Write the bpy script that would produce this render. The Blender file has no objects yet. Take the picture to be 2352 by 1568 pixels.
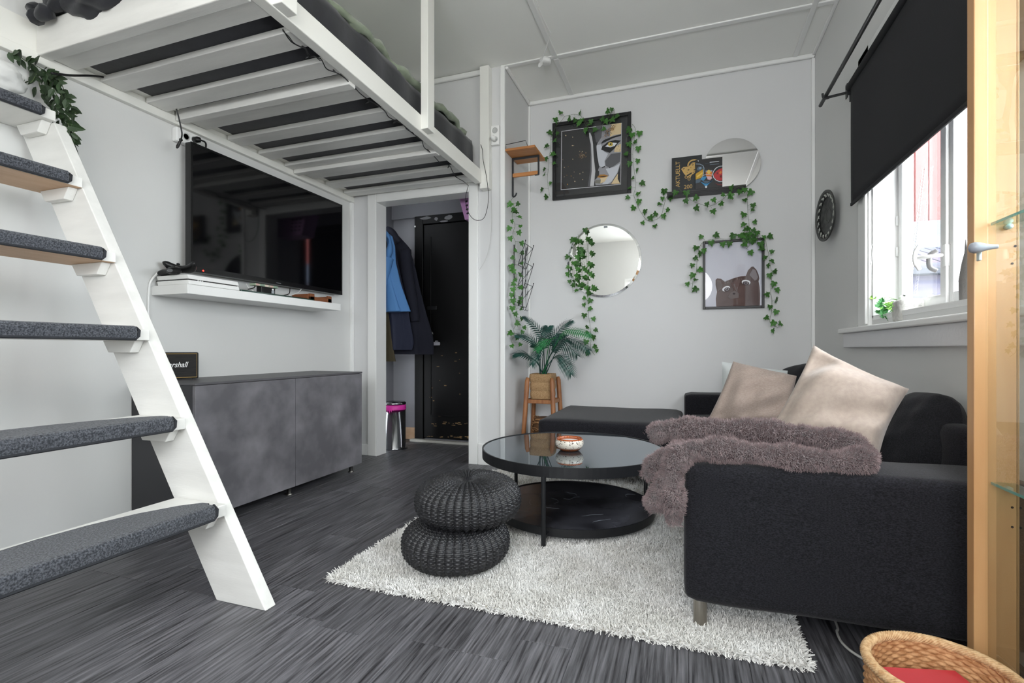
import bpy, bmesh, math, random
import numpy as np
from mathutils import Vector, Matrix, Euler

random.seed(7)
rng = np.random.default_rng(11)
SC = bpy.context.scene
COL = SC.collection
PI = math.pi

# ------------------------------------------------------------------ camera, world, light, exposure
F, CX, HY, CH, TH = 1139.0, 1176.0, 802.0, 0.875, math.radians(19.17)
cd = bpy.data.cameras.new('camera')
cd.sensor_width = 36.0
cd.lens = 36.0 * F / 2352.0
cd.shift_y = (HY - 784.0) / 2352.0
cd.clip_start = 0.02
cam = bpy.data.objects.new('camera', cd)
cam.location = (0, 0, CH)
cam.rotation_euler = (PI / 2, 0, TH)
COL.objects.link(cam)
SC.camera = cam

SC.view_settings.view_transform = 'Standard'
SC.view_settings.look = 'None'
SC.view_settings.gamma = 1.0
SC.view_settings.use_curve_mapping = False
SC.view_settings.exposure = 0.50
SC.cycles.use_denoising = True
SC.cycles.max_bounces = 10
SC.cycles.diffuse_bounces = 6
SC.cycles.glossy_bounces = 4
SC.cycles.transparent_max_bounces = 12
SC.cycles.sample_clamp_indirect = 6.0

W = bpy.data.worlds.new('overcast_sky')
SC.world = W
W.use_nodes = True
bg = W.node_tree.nodes['Background']
bg.inputs[0].default_value = (0.90, 0.95, 1.0, 1)
bg.inputs[1].default_value = 9.8


def area(name, loc, rot, sx, sy, power, col=(1, 1, 1)):
    l = bpy.data.lights.new(name, 'AREA')
    l.shape = 'RECTANGLE'
    l.size, l.size_y, l.energy, l.color = sx, sy, power, col
    o = bpy.data.objects.new(name, l)
    o.location, o.rotation_euler = loc, rot
    COL.objects.link(o)
    return o


# unseen fill light added behind the camera to lift the ceiling and undersides
lp_ = bpy.data.lights.new('fill_light', 'POINT')
lp_.energy, lp_.shadow_soft_size, lp_.color = 42, .30, (1.0, .985, .96)
lo_ = bpy.data.objects.new('fill_light', lp_)
lo_.location = (.15, -.95, 1.95)
COL.objects.link(lo_)
# portals: the overcast sky enters through the two windows and an added rear opening
for nm, loc, rot, sx, sy in (('daylight_view_window', (1.02, 2.36, 1.655), (0, PI / 2, 0), 1.25, 1.12),
                             ('daylight_side_window', (1.02, 1.05, 1.655), (0, PI / 2, 0), 1.25, 1.30),
                             ('daylight_fill_opening', (-.40, -1.82, 1.60), (PI / 2, 0, 0), 1.4, 1.3)):
    pl = area(nm, loc, rot, sx, sy, 1)
    pl.data.cycles.is_portal = True

# ------------------------------------------------------------------ helpers
_c, _s = math.cos(TH), math.sin(TH)


def at(px, py, **k):
    """point on the plane x=, y= or z= that the photograph shows at pixel (px, py)"""
    a, b = (px - CX) / F, -(py - HY) / F
    d = Vector((-_s + _c * a, _c + _s * a, b))
    (ax, v), = k.items()
    i = 'xyz'.index(ax)
    o = Vector((0, 0, CH))
    return o + d * ((v - o[i]) / d[i])


def lin(c):
    if isinstance(c, str):
        c = [int(c[i:i + 2], 16) for i in (0, 2, 4)]
    return tuple(((v / 255) / 12.92 if v / 255 <= 0.04045 else ((v / 255 + 0.055) / 1.055) ** 2.4) for v in c) + (1,)


MATS = {}


def mat(name, col, rough=0.5, metal=0.0, col2=None, scale=8.0, stretch=(1, 1, 1), bump=0.0, bscale=120.0, bstretch=(1, 1, 1),
        coat=0.0, emit=0.0, sheen=0.0, spec=0.5, detail=4.0, lo=0.35, hi=0.65, perobj=0.0, rough2=None):
    if name in MATS:
        return MATS[name]
    m = bpy.data.materials.new(name)
    m.use_nodes = True
    nt = m.node_tree
    b = nt.nodes['Principled BSDF']
    b.inputs['Base Color'].default_value = lin(col)
    b.inputs['Roughness'].default_value = rough
    b.inputs['Metallic'].default_value = metal
    b.inputs['Specular IOR Level'].default_value = spec
    b.inputs['Coat Weight'].default_value = coat
    b.inputs['Sheen Weight'].default_value = sheen
    if emit:
        b.inputs['Emission Color'].default_value = lin(col)
        b.inputs['Emission Strength'].default_value = emit
    tc = nt.nodes.new('ShaderNodeTexCoord')

    def noise(sc, st, det):
        mp = nt.nodes.new('ShaderNodeMapping')
        mp.inputs['Scale'].default_value = st
        nt.links.new(tc.outputs['Object'], mp.inputs[0])
        n = nt.nodes.new('ShaderNodeTexNoise')
        n.inputs['Scale'].default_value = sc
        n.inputs['Detail'].default_value = det
        nt.links.new(mp.outputs[0], n.inputs['Vector'])
        return n, mp
    src = None
    if col2 is not None:
        n, mp = noise(scale, stretch, detail)
        r = nt.nodes.new('ShaderNodeValToRGB')
        r.color_ramp.elements[0].position, r.color_ramp.elements[1].position = lo, hi
        r.color_ramp.elements[0].color, r.color_ramp.elements[1].color = lin(col), lin(col2)
        nt.links.new(n.outputs['Fac'], r.inputs[0])
        src = r.outputs[0]
        if perobj:
            oi = nt.nodes.new('ShaderNodeObjectInfo')
            v = nt.nodes.new('ShaderNodeVectorMath')
            v.operation = 'SCALE'
            v.inputs[0].default_value = (17.0, 31.0, 7.0)
            nt.links.new(oi.outputs['Random'], v.inputs['Scale'])
            nt.links.new(v.outputs[0], mp.inputs['Location'])
    if perobj:
        oi = nt.nodes.new('ShaderNodeObjectInfo')
        mr = nt.nodes.new('ShaderNodeMapRange')
        mr.inputs['To Min'].default_value, mr.inputs['To Max'].default_value = 1 - perobj, 1 + perobj
        nt.links.new(oi.outputs['Random'], mr.inputs['Value'])
        mx = nt.nodes.new('ShaderNodeMix')
        mx.data_type, mx.blend_type = 'RGBA', 'MULTIPLY'
        mx.inputs[0].default_value = 1
        if src:
            nt.links.new(src, mx.inputs[6])
        else:
            mx.inputs[6].default_value = lin(col)
        nt.links.new(mr.outputs[0], mx.inputs[7])
        src = mx.outputs[2]
    if src:
        nt.links.new(src, b.inputs['Base Color'])
    if bump:
        n, _ = noise(bscale, bstretch, 3.0)
        bp = nt.nodes.new('ShaderNodeBump')
        bp.inputs['Strength'].default_value = bump
        bp.inputs['Distance'].default_value = 0.004
        nt.links.new(n.outputs['Fac'], bp.inputs['Height'])
        nt.links.new(bp.outputs[0], b.inputs['Normal'])
    if rough2 is not None:
        n, _ = noise(scale * 0.6, stretch, 3.0)
        mr = nt.nodes.new('ShaderNodeMapRange')
        mr.inputs['To Min'].default_value, mr.inputs['To Max'].default_value = rough, rough2
        nt.links.new(n.outputs['Fac'], mr.inputs['Value'])
        nt.links.new(mr.outputs[0], b.inputs['Roughness'])
    MATS[name] = m
    return m


def glass(name, tint=(1, 1, 1), refl=1.0, ior=1.5):
    if name in MATS:
        return MATS[name]
    m = bpy.data.materials.new(name)
    m.use_nodes = True
    nt = m.node_tree
    nt.nodes.remove(nt.nodes['Principled BSDF'])
    out = nt.nodes['Material Output']
    t = nt.nodes.new('ShaderNodeBsdfTransparent')
    t.inputs[0].default_value = tint + (1,)
    g = nt.nodes.new('ShaderNodeBsdfGlossy')
    g.inputs['Roughness'].default_value = 0.0
    fr = nt.nodes.new('ShaderNodeFresnel')
    fr.inputs[0].default_value = ior
    mu = nt.nodes.new('ShaderNodeMath')
    mu.operation = 'MULTIPLY'
    mu.inputs[1].default_value = refl
    ge = nt.nodes.new('ShaderNodeNewGeometry')
    iv = nt.nodes.new('ShaderNodeMath')
    iv.operation = 'SUBTRACT'
    iv.inputs[0].default_value = 1.0
    nt.links.new(ge.outputs['Backfacing'], iv.inputs[1])
    ml = nt.nodes.new('ShaderNodeMath')
    ml.operation = 'MULTIPLY'
    nt.links.new(fr.outputs[0], ml.inputs[0])
    nt.links.new(iv.outputs[0], ml.inputs[1])
    nt.links.new(ml.outputs[0], mu.inputs[0])
    mx = nt.nodes.new('ShaderNodeMixShader')
    nt.links.new(mu.outputs[0], mx.inputs[0])
    nt.links.new(t.outputs[0], mx.inputs[1])
    nt.links.new(g.outputs[0], mx.inputs[2])
    nt.links.new(mx.outputs[0], out.inputs[0])
    MATS[name] = m
    return m


class MB:
    def __init__(s):
        s.v, s.f, s.m, s.k = [], [], [], 0

    def add(s, vs, fs):
        o = len(s.v)
        s.v += [tuple(v) for v in vs]
        s.f += [tuple(i + o for i in f) for f in fs]
        s.m += [s.k] * len(fs)
        return s

    def mi(s, k):
        s.k = k
        return s

    def box(s, x0, x1, y0, y1, z0, z1):
        x0, x1 = min(x0, x1), max(x0, x1)
        y0, y1 = min(y0, y1), max(y0, y1)
        z0, z1 = min(z0, z1), max(z0, z1)
        vs = [(x, y, z) for z in (z0, z1) for x, y in ((x0, y0), (x1, y0), (x1, y1), (x0, y1))]
        return s.add(vs, [(3, 2, 1, 0), (4, 5, 6, 7), (0, 1, 5, 4), (1, 2, 6, 5), (2, 3, 7, 6), (3, 0, 4, 7)])

    def bar(s, a, b, w, h, up=(0, 0, 1)):
        """rectangular bar from a to b"""
        a, b = Vector(a), Vector(b)
        d = (b - a).normalized()
        r = d.cross(Vector(up)).normalized()
        u = r.cross(d)
        vs = [p + r * i * w / 2 + u * j * h / 2 for p in (a, b) for i, j in ((-1, -1), (1, -1), (1, 1), (-1, 1))]
        return s.add(vs, [(0, 1, 2, 3), (7, 6, 5, 4), (1, 0, 4, 5), (2, 1, 5, 6), (3, 2, 6, 7), (0, 3, 7, 4)])

    def prism(s, pts, vec):
        pts = [Vector(p) for p in pts]
        vec = Vector(vec)
        n = len(pts)
        nrm = Vector((0, 0, 0))
        for i in range(n):
            nrm += pts[i].cross(pts[(i + 1) % n])
        if nrm.dot(vec) > 0:
            pts = pts[::-1]
        vs = pts + [p + vec for p in pts]
        fs = [tuple(range(n)), tuple(range(2 * n - 1, n - 1, -1))]
        fs += [((i + 1) % n, i, n + i, n + (i + 1) % n) for i in range(n)]
        return s.add(vs, fs)

    def poly(s, pts):
        return s.add(pts, [tuple(range(len(pts)))])

    def tube(s, pts, r, n=6, cap=True, closed=False):
        pts = [Vector(p) for p in pts]
        N = len(pts)
        rr = r if isinstance(r, (list, tuple, np.ndarray)) else [r] * N
        vs = []
        pu = None
        for i, p in enumerate(pts):
            if closed:
                d = pts[(i + 1) % N] - pts[i - 1]
            else:
                d = pts[min(i + 1, N - 1)] - pts[max(i - 1, 0)]
            d = d.normalized() if d.length > 1e-9 else Vector((0, 0, 1))
            if pu is None:
                pu = d.orthogonal().normalized()
            pu = (pu - d * pu.dot(d))
            pu = pu.normalized() if pu.length > 1e-6 else d.orthogonal().normalized()
            w = d.cross(pu)
            for k in range(n):
                a = 2 * PI * k / n
                vs.append(p + (pu * math.cos(a) + w * math.sin(a)) * rr[i])
        fs = []
        for i in range(N if closed else N - 1):
            j = (i + 1) % N
            for k in range(n):
                l = (k + 1) % n
                fs.append((i * n + k, i * n + l, j * n + l, j * n + k))
        if cap and not closed:
            fs.append(tuple(range(n - 1, -1, -1)))
            fs.append(tuple((N - 1) * n + k for k in range(n)))
        return s.add(vs, fs)

    def lathe(s, prof, c=(0, 0, 0), n=32, M=None):
        """profile [(r, z)] turned about z through c; M: 3x3 matrix to tip the axis"""
        c = Vector(c)
        vs, fs = [], []
        for r, z in prof:
            for k in range(n):
                a = 2 * PI * k / n
                p = Vector((max(r, 1e-4) * math.cos(a), max(r, 1e-4) * math.sin(a), z))
                vs.append((M @ p if M else p) + c)
        for i in range(len(prof) - 1):
            for k in range(n):
                l = (k + 1) % n
                fs.append((i * n + k, i * n + l, (i + 1) * n + l, (i + 1) * n + k))
        if prof[0][0] > .002 and prof[-1][0] > .002:      # a ring: close the section instead of capping it
            e = (len(prof) - 1) * n
            fs += [(e + k, e + (k + 1) % n, (k + 1) % n, k) for k in range(n)]
        else:
            fs.append(tuple(range(n - 1, -1, -1)))
            fs.append(tuple((len(prof) - 1) * n + k for k in range(n)))
        return s.add(vs, fs)

    def grid(s, P, cu=False, cv=False):
        nu, nv = len(P), len(P[0])
        vs = [p for row in P for p in row]
        fs = []
        for i in range(nu if cu else nu - 1):
            for j in range(nv if cv else nv - 1):
                a, b = (i + 1) % nu, (j + 1) % nv
                fs.append((i * nv + j, a * nv + j, a * nv + b, i * nv + b))
        return s.add(vs, fs)

    def ball(s, c, rx, ry=None, rz=None, n=10, m=6):
        ry, rz = ry or rx, rz or rx
        P = [[(c[0] + rx * math.cos(2 * PI * k / n) * math.sin(PI * max(j, .02) / m), c[1] + ry * math.sin(2 * PI * k / n) * math.sin(PI * max(j, .02) / m),
               c[2] - rz * math.cos(PI * j / m)) for j in range(m + 1)] for k in range(n)]
        return s.grid(P, cu=True)


WL = {}


def link(o, parent, wl):
    o.parent = parent
    o.location = Vector(wl) - (WL[parent.name] if parent else Vector((0, 0, 0)))
    WL[o.name] = Vector(wl)
    COL.objects.link(o)


def obj(name, mb, m, parent=None, smooth=False, bevel=0.0, seg=2, sub=0, loc=None, **props):
    """link the builder's shape (world coordinates) as ONE mesh object"""
    me = bpy.data.meshes.new(name)
    V = np.array(mb.v, dtype=float)
    if loc is None:
        if parent is not None:
            loc = WL[parent.name]
        else:
            lo, hi = V.min(0), V.max(0)
            loc = Vector(((lo[0] + hi[0]) / 2, (lo[1] + hi[1]) / 2, lo[2]))
    V = V - np.array(loc)
    me.from_pydata(V.tolist(), [], mb.f)
    ms = m if isinstance(m, (list, tuple)) else [m]
    for x in ms:
        me.materials.append(x)
    if len(ms) > 1:
        me.polygons.foreach_set('material_index', mb.m)
    if smooth:
        me.polygons.foreach_set('use_smooth', [True] * len(me.polygons))
    me.update()
    o = bpy.data.objects.new(name, me)
    link(o, parent, loc)
    if bevel:
        b = o.modifiers.new('bevel', 'BEVEL')
        b.width, b.segments, b.limit_method = bevel, seg, 'ANGLE'
        b.angle_limit = math.radians(40)
        b.harden_normals = False
        if smooth is False and bevel > 0.006:
            me.polygons.foreach_set('use_smooth', [True] * len(me.polygons))
            b.harden_normals = True
    if sub:
        sm = o.modifiers.new('subdivision', 'SUBSURF')
        sm.levels = sm.render_levels = sub
    for k, v in props.items():
        o[k] = v
    return o


def thing(name, label, cat, loc, group=None):
    o = bpy.data.objects.new(name, None)
    o.empty_display_size = 0.1
    link(o, None, loc)
    o['label'], o['category'] = label, cat
    if group:
        o['group'] = group
    return o


def struct(name, mb, m, parent=None, **k):
    o = obj(name, mb, m, parent, **k)
    if parent is None:
        o['kind'] = 'structure'
    return o


def arrays(name, V, FQ, m, parent, loc=None, **props):
    """big mesh from numpy arrays: V (n,3) world, FQ (k,3 or 4)"""
    loc = Vector(loc) if loc is not None else WL[parent.name]
    V = V - np.array(loc)
    me = bpy.data.meshes.new(name)
    k = FQ.shape[1]
    me.vertices.add(len(V))
    me.vertices.foreach_set('co', V.astype(np.float32).ravel())
    me.loops.add(FQ.size)
    me.loops.foreach_set('vertex_index', FQ.astype(np.int32).ravel())
    me.polygons.add(len(FQ))
    me.polygons.foreach_set('loop_start', np.arange(0, FQ.size, k, dtype=np.int32))
    me.polygons.foreach_set('use_smooth', np.ones(len(FQ), dtype=bool))
    me.update(calc_edges=True)
    me.materials.append(m)
    o = bpy.data.objects.new(name, me)
    link(o, parent, loc)
    for a, b in props.items():
        o[a] = b
    return o


def blades(P, N, length, width, lean, curl, seed):
    """two-piece flat tufts growing from points P along normals N -> (V, quads)"""
    g = np.random.default_rng(seed)
    n = len(P)
    D = N + g.normal(0, lean, (n, 3))
    D /= np.linalg.norm(D, axis=1)[:, None]
    A = g.normal(0, 1, (n, 3))
    S = np.cross(D, A)
    S /= np.linalg.norm(S, axis=1)[:, None] + 1e-9
    L = length * g.uniform(.65, 1.15, (n, 1))
    w = width * g.uniform(.7, 1.2, (n, 1))
    M = P + D * L * .55
    D2 = D + g.normal(0, curl, (n, 3))
    D2 /= np.linalg.norm(D2, axis=1)[:, None]
    T = M + D2 * L * .5
    V = np.stack([P - S * w, P + S * w, M - S * w, M + S * w, T - S * w * .45, T + S * w * .45], 1).reshape(-1, 3)
    b = np.arange(n)[:, None] * 6
    Q = np.concatenate([b + np.array([[0, 1, 3, 2]]), b + np.array([[2, 3, 5, 4]])], 0)
    return V, Q


def smoothpath(pts, k=6):
    """Catmull-Rom through points"""
    pts = [Vector(p) for p in pts]
    out = []
    for i in range(len(pts) - 1):
        p0, p1, p2, p3 = pts[max(i - 1, 0)], pts[i], pts[i + 1], pts[min(i + 2, len(pts) - 1)]
        for j in range(k):
            t = j / k
            out.append(0.5 * ((2 * p1) + (p2 - p0) * t + (2 * p0 - 5 * p1 + 4 * p2 - p3) * t * t + (3 * p1 - p0 - 3 * p2 + p3) * t ** 3))
    out.append(pts[-1])
    return out


def text(name, body, size, loc, rot, m, parent, shear=0.0, align='LEFT', bold=0.0, ext=0.0004, sx=1.0):
    c = bpy.data.curves.new(name, 'FONT')
    c.body, c.size, c.shear, c.align_x = body, size, shear, align
    c.extrude, c.offset = ext, bold
    t = bpy.data.objects.new(name + '_curve', c)
    me = bpy.data.meshes.new_from_object(t)
    bpy.data.objects.remove(t)
    bpy.data.curves.remove(c)
    me.materials.clear()
    me.materials.append(m)
    o = bpy.data.objects.new(name, me)
    link(o, parent, loc)
    o.rotation_euler = rot
    o.scale = (sx, 1, 1)
    return o


# ------------------------------------------------------------------ materials
WALL = mat('white_wall_paint', 'dadad8', .62, bump=.04, bscale=300)
WALLP = mat('white_panel_paint', 'd7d7d7', .58, bump=.03, bscale=260)
CEIL = mat('white_ceiling_paint', 'f4f4f0', .65, bump=.03, bscale=200)
TRIM = mat('white_gloss_paint', 'ececea', .38, bump=.03, bscale=60)
WOODW = mat('white_painted_timber', 'e9e8e4', .42, col2='dfdeda', scale=3, stretch=(1, 6, 6), bump=.10, bscale=30, bstretch=(1, 8, 8))
WOODWY = mat('white_painted_rail', 'ebeae4', .40, bump=.06, bscale=40, bstretch=(8, 1, 8))
FLOORM = mat('dark_grey_plank', '29282b', .34, col2='7c7b80', scale=9, stretch=(13, .6, 1), detail=10, lo=.30, hi=.76, bump=.10, bscale=60,
             bstretch=(8, .6, 1), perobj=.16, rough2=.5, spec=.45)
JOINT = mat('dark_floor_joint', '161617', .8)
BLACK = mat('black_satin', '121214', .42)
BLACKM = mat('black_metal', '17181b', .45)
DARKFAB = mat('dark_sheet_fabric', '1b1c21', .9, col2='222329', scale=14, bump=.25, bscale=18, sheen=.2)
CHROME = mat('brushed_steel', 'b9b6b0', .28, metal=1)
WPLAST = mat('white_plastic', 'efefed', .35)
BPLAST = mat('black_plastic', '0e0e0f', .4)
SOFA = mat('charcoal_sofa_weave', '0d0d10', .92, col2='28272d', scale=190, stretch=(1, 1, 2.2), detail=2, lo=.35, hi=.7, bump=.35, bscale=420, sheen=.12, spec=.2)
SOFA2 = mat('charcoal_cushion_weave', '161618', .92, col2='28282c', scale=300, detail=2, bump=.4, bscale=380, sheen=.1, spec=.2)
LINEN = mat('taupe_linen', '97857a', .9, col2='b3a297', scale=90, stretch=(1, 1, 6), detail=3, lo=.3, hi=.7, bump=.3, bscale=300, sheen=.25)
SATIN = mat('beige_cotton', 'a29388', .8, col2='ac9d91', scale=60, detail=3, bump=.12, bscale=220, sheen=.25)
WHITEC = mat('white_cotton', 'c9cdcc', .9, bump=.15, bscale=120)
FUR = mat('mauve_brown_fur', '7c696a', .85, col2='9a8686', scale=30, detail=3, sheen=.5, spec=.2)
FURD = mat('mauve_brown_fur_base', '4f4142', .95)
RUGB = mat('rug_backing', 'bdb9b0', .95)
PILE = mat('cream_rug_pile', 'e4e2de', .85, col2='f3f2f0', scale=7, detail=4, sheen=.2, spec=.2)
WICK = mat('black_wicker', '1b1b1d', .38, col2='2b2b2e', scale=60, spec=.5)
CONC = mat('grey_concrete_laminate', '5e5d61', .5, col2='817f84', scale=6.5, detail=11, lo=.36, hi=.70, bump=.06, bscale=60)
CARC = mat('dark_grey_carcass', '343438', .5)
CARPET = mat('grey_stair_carpet', '2e3137', .95, col2='666970', scale=210, detail=2, lo=.38, hi=.68, bump=.9, bscale=420, sheen=.2, spec=.15)
BIND = mat('dark_carpet_binding', '26282d', .85, bump=.3, bscale=500)
PINE = mat('bare_pine', 'c9a583', .6, col2='d4b394', scale=4, stretch=(6, 1, 6), detail=5)
OAK = mat('warm_oak', 'b0733f', .5, col2='c08550', scale=5, stretch=(1, 8, 8), detail=5)
STANDW = mat('reddish_stand_wood', '8a5733', .5, col2='a56f45', scale=9, stretch=(5, 5, .8), detail=5)
BEECH = mat('beech_veneer', 'b58556', .42, col2='c39666', scale=3.2, stretch=(5, 5, .6), detail=6, coat=.15)
SISAL = mat('brown_sisal', '9a7852', .9, col2='bb9a72', scale=160, detail=3, bump=.8, bscale=300)
RATTAN = mat('tan_rattan', 'a8754a', .7, col2='c99a6d', scale=70, detail=3, bump=.4, bscale=160)
IVY = mat('ivy_leaf_green', '27521f', .5, col2='4d8236', scale=40, detail=2, perobj=.3, spec=.4)
STEM = mat('ivy_stem', '56683f', .6)
PALM = mat('palm_dark_green', '12302b', .5, col2='1f4f45', scale=30, perobj=.25, spec=.4)
PALM2 = mat('palm_bright_green', '22693a', .5, col2='2f8549', scale=30, spec=.4)
VINE = mat('trailing_leaf_green', '1c2f19', .5, col2='33482a', scale=30, perobj=.3)
MIRROR = mat('silver_mirror', 'f0f2f2', .01, metal=1)
DMIR = mat('grey_mirror', 'd0d0d0', .02, metal=1)
PANE = glass('clear_window_glass')
CABG = glass('cabinet_glass', (.97, .99, .98), 1.6)

LX, RX, BY, DY, CZ, FY = -2.64, 0.885, 4.09, 3.49, 3.0, -1.75   # left wall, right wall, back wall, doorway wall, ceiling, front wall
RW = -1.27                                                     # return wall beside the doorway
HX, HY2 = -2.72, 4.25                                          # hall left wall and end wall

# ------------------------------------------------------------------ structure: shell
fl = struct('floor', MB().box(LX - .1, RX + .1, FY - .1, HY2 + .1, -.06, -.0075), JOINT)
pw, plen = .159, 1.23
row = 0
x = -2.692
pm = {}
while x < RX:
    y = -.75 + random.choice((0, .3, .62, .92, .15)) - .4
    if row == 10:
        y = 1.284 - plen * 2
    if row == 14:
        y = 1.424 - plen * 2
    while y < HY2:
        y0, y1 = max(y, -.9), min(y + plen, HY2)
        x0, x1 = max(x, LX - .08), min(x + pw, RX)
        if x0 > RW and y0 > BY:
            break
        if x0 > RW:
            y1 = min(y1, BY)
        if y1 - y0 > .05:
            key = (round(x1 - x0, 3), round(y1 - y0, 3))
            cx, cy = (x0 + x1) / 2, (y0 + y1) / 2
            if key not in pm:
                hx, hy = (x1 - x0) / 2 - .0004, (y1 - y0) / 2 - .0005
                mb = MB()
                e = .0016
                vs = [(-hx, -hy, -.007), (hx, -hy, -.007), (hx, hy, -.007), (-hx, hy, -.007), (-hx, -hy, -.0012), (hx, -hy, -.0012), (hx, hy, -.0012), (-hx, hy, -.0012),
                      (-hx + e, -hy + e, 0), (hx - e, -hy + e, 0), (hx - e, hy - e, 0), (-hx + e, hy - e, 0)]
                mb.add(vs, [(0, 1, 5, 4), (1, 2, 6, 5), (2, 3, 7, 6), (3, 0, 4, 7), (4, 5, 9, 8), (5, 6, 10, 9), (6, 7, 11, 10), (7, 4, 8, 11), (8, 9, 10, 11)])
                me = bpy.data.meshes.new('plank')
                me.from_pydata(mb.v, [], mb.f)
                me.materials.append(FLOORM)
                pm[key] = me
            o = bpy.data.objects.new('plank', pm[key])
            link(o, fl, (cx, cy, 0))
        y += plen
    x += pw
    row += 1

struct('ceiling', MB().box(LX - .1, RX + .1, FY - .1, BY + .1, CZ, CZ + .08), CEIL)
struct('wall_left', MB().box(LX - .1, LX, FY - .1, DY + .001, -.05, CZ), WALL)
# doorway wall with its opening
OX0, OX1, OZ, JD = -2.386, -1.553, 2.082, 3.61
struct('wall_doorway', MB().box(LX, OX0, DY, JD, -.05, CZ).box(OX1, RW - .02, DY, JD, -.05, CZ).box(OX0, OX1, DY, JD, OZ, CZ), WALLP)
struct('wall_return', MB().box(RW - .1, RW, DY + .002, BY + .1, -.05, CZ), WALLP)
struct('wall_back', MB().box(RW - .1, RX + .1, BY, BY + .1, -.05, CZ), WALLP)
# right wall with the window in view and one beside the camera
WY0, WY1, WZ0, WZ1 = 1.80, 2.92, 1.03, 2.28
VY0, VY1, VZ0, VZ1 = .40, 1.70, 1.03, 2.28
m = MB()
for y0, y1, a, b in ((WY1, BY + .1, 0, 0), (WY0, WY1, WZ0, WZ1), (VY1, WY0, 0, 0), (VY0, VY1, VZ0, VZ1), (FY - .1, VY0, 0, 0)):
    if a == b:
        m.box(RX, RX + .145, y0, y1, -.05, CZ)
    else:
        m.box(RX, RX + .145, y0, y1, -.05, a).box(RX, RX + .145, y0, y1, b, CZ)
struct('wall_right', m, WALL)
FX0, FX1, FZ0, FZ1 = -1.10, .30, .95, 2.25  # unseen opening added to let in rear fill light
m = MB().box(LX - .1, FX0, FY - .12, FY, -.05, CZ).box(FX1, RX + .2, FY - .12, FY, -.05, CZ).box(FX0, FX1, FY - .12, FY, -.05, FZ0).box(FX0, FX1, FY - .12, FY, FZ1, CZ)
struct('wall_front', m, WALL)
# hall beyond the doorway
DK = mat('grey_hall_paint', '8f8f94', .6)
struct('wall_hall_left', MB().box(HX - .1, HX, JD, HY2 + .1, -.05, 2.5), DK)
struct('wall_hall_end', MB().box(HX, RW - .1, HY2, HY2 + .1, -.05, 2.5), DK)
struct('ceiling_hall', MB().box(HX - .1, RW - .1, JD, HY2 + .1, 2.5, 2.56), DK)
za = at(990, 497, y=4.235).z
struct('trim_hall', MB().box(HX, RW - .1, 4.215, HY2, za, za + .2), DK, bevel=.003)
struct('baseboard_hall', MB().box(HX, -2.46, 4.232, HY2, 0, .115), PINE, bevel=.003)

# ceiling cover strips and coving
tn = [0]


def strip(x0, x1, y0, y1, z0, z1, mm=TRIM, bev=.005):
    tn[0] += 1
    return struct('trim_%d' % tn[0], MB().box(x0, x1, y0, y1, z0, z1), mm, bevel=bev)


strip(-1.30, RX, DY - .012, DY + .028, CZ - .011, CZ)
strip(-1.36, RX, 2.27, 2.31, CZ - .011, CZ)
strip(-.905, -.865, FY, DY - .014, CZ - .013, CZ)
strip(-.905, -.865, DY + .03, BY - .03, CZ - .012, CZ)
strip(.74, .775, FY, BY - .03, CZ - .012, CZ)
strip(RW, RX, BY - .028, BY, CZ - .032, CZ, bev=.01)
strip(RW, RW + .025, DY, BY - .03, CZ - .03, CZ, bev=.01)
strip(RX - .02, RX, FY, BY - .03, CZ - .02, CZ)
strip(LX, -1.45, DY - .025, DY, CZ - .045, CZ - .005, bev=.01)
strip(-1.303, RW + .004, DY - .016, DY + .004, 0, CZ - .012)
strip(RX - .022, RX, BY - .024, BY, 0, CZ - .034)
strip(RW, RW + .018, BY - .016, BY, 0, CZ - .034, bev=.004)
strip(LX, LX + .028, DY - .03, DY, 0, 2.10)

# doorway casing
d1 = struct('door_1', MB().box(OX0 - .08, OX0, DY - .022, DY, 0, OZ + .075), TRIM, bevel=.004)
obj('casing', MB().box(OX1, OX1 + .07, DY - .022, DY, 0, OZ + .075), TRIM, d1, bevel=.004)
obj('head_casing', MB().box(OX0, OX1, DY - .022, DY, OZ, OZ + .075), TRIM, d1, bevel=.004)
obj('jamb', MB().box(OX0, OX0 + .004, DY - .02, JD, 0, OZ), TRIM, d1)
obj('jamb', MB().box(OX1 - .004, OX1, DY - .02, JD, 0, OZ), TRIM, d1)
obj('head_jamb', MB().box(OX0 + .004, OX1 - .004, DY - .02, JD, OZ - .004, OZ), TRIM, d1)
struct('baseboard_doorway', MB().box(LX + .03, OX0 - .082, DY - .018, DY, 0, .09).box(OX1 + .072, -1.305, DY - .02, DY, 0, .16), TRIM, bevel=.004)

# black entrance door at the end of the hall
DBL = mat('worn_black_door_paint', '070708', .5, bump=.1, bscale=40, spec=.25)
WORN = mat('chipped_bare_wood', '8f7550', .8)
SMEAR = mat('white_filler_smear', '8a8a8c', .8)
x0d = at(957, 900, y=4.23).x
d2 = struct('door_2', MB().box(x0d + .09, RW - .11, 4.205, 4.235, .03, za - .085), DBL, bevel=.004)
obj('door_frame', MB().box(x0d, x0d + .09, 4.19, HY2, .02, za).box(x0d + .09, RW - .11, 4.19, HY2, za - .08, za), DBL, d2, bevel=.004)
obj('rail_moulding', MB().box(x0d + .16, RW - .11, 4.198, 4.206, .24, .255).box(x0d + .16, x0d + .172, 4.198, 4.206, .255, za - .2), DBL, d2, bevel=.002)
p = at(992, 707, y=4.2)
obj('letter_slot', MB().box(p.x - .05, p.x + .05, 4.196, 4.206, p.z - .018, p.z + .018), BLACKM, d2, bevel=.003)
p = at(990, 766, y=4.2)
obj('lock_cylinder', MB().lathe([(0, 0), (.024, 0), (.024, .014), (.017, .022), (0, .022)], (p.x, 4.205, p.z), 20, Matrix.Rotation(PI / 2, 3, 'X')), CHROME, d2, smooth=True)
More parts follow.
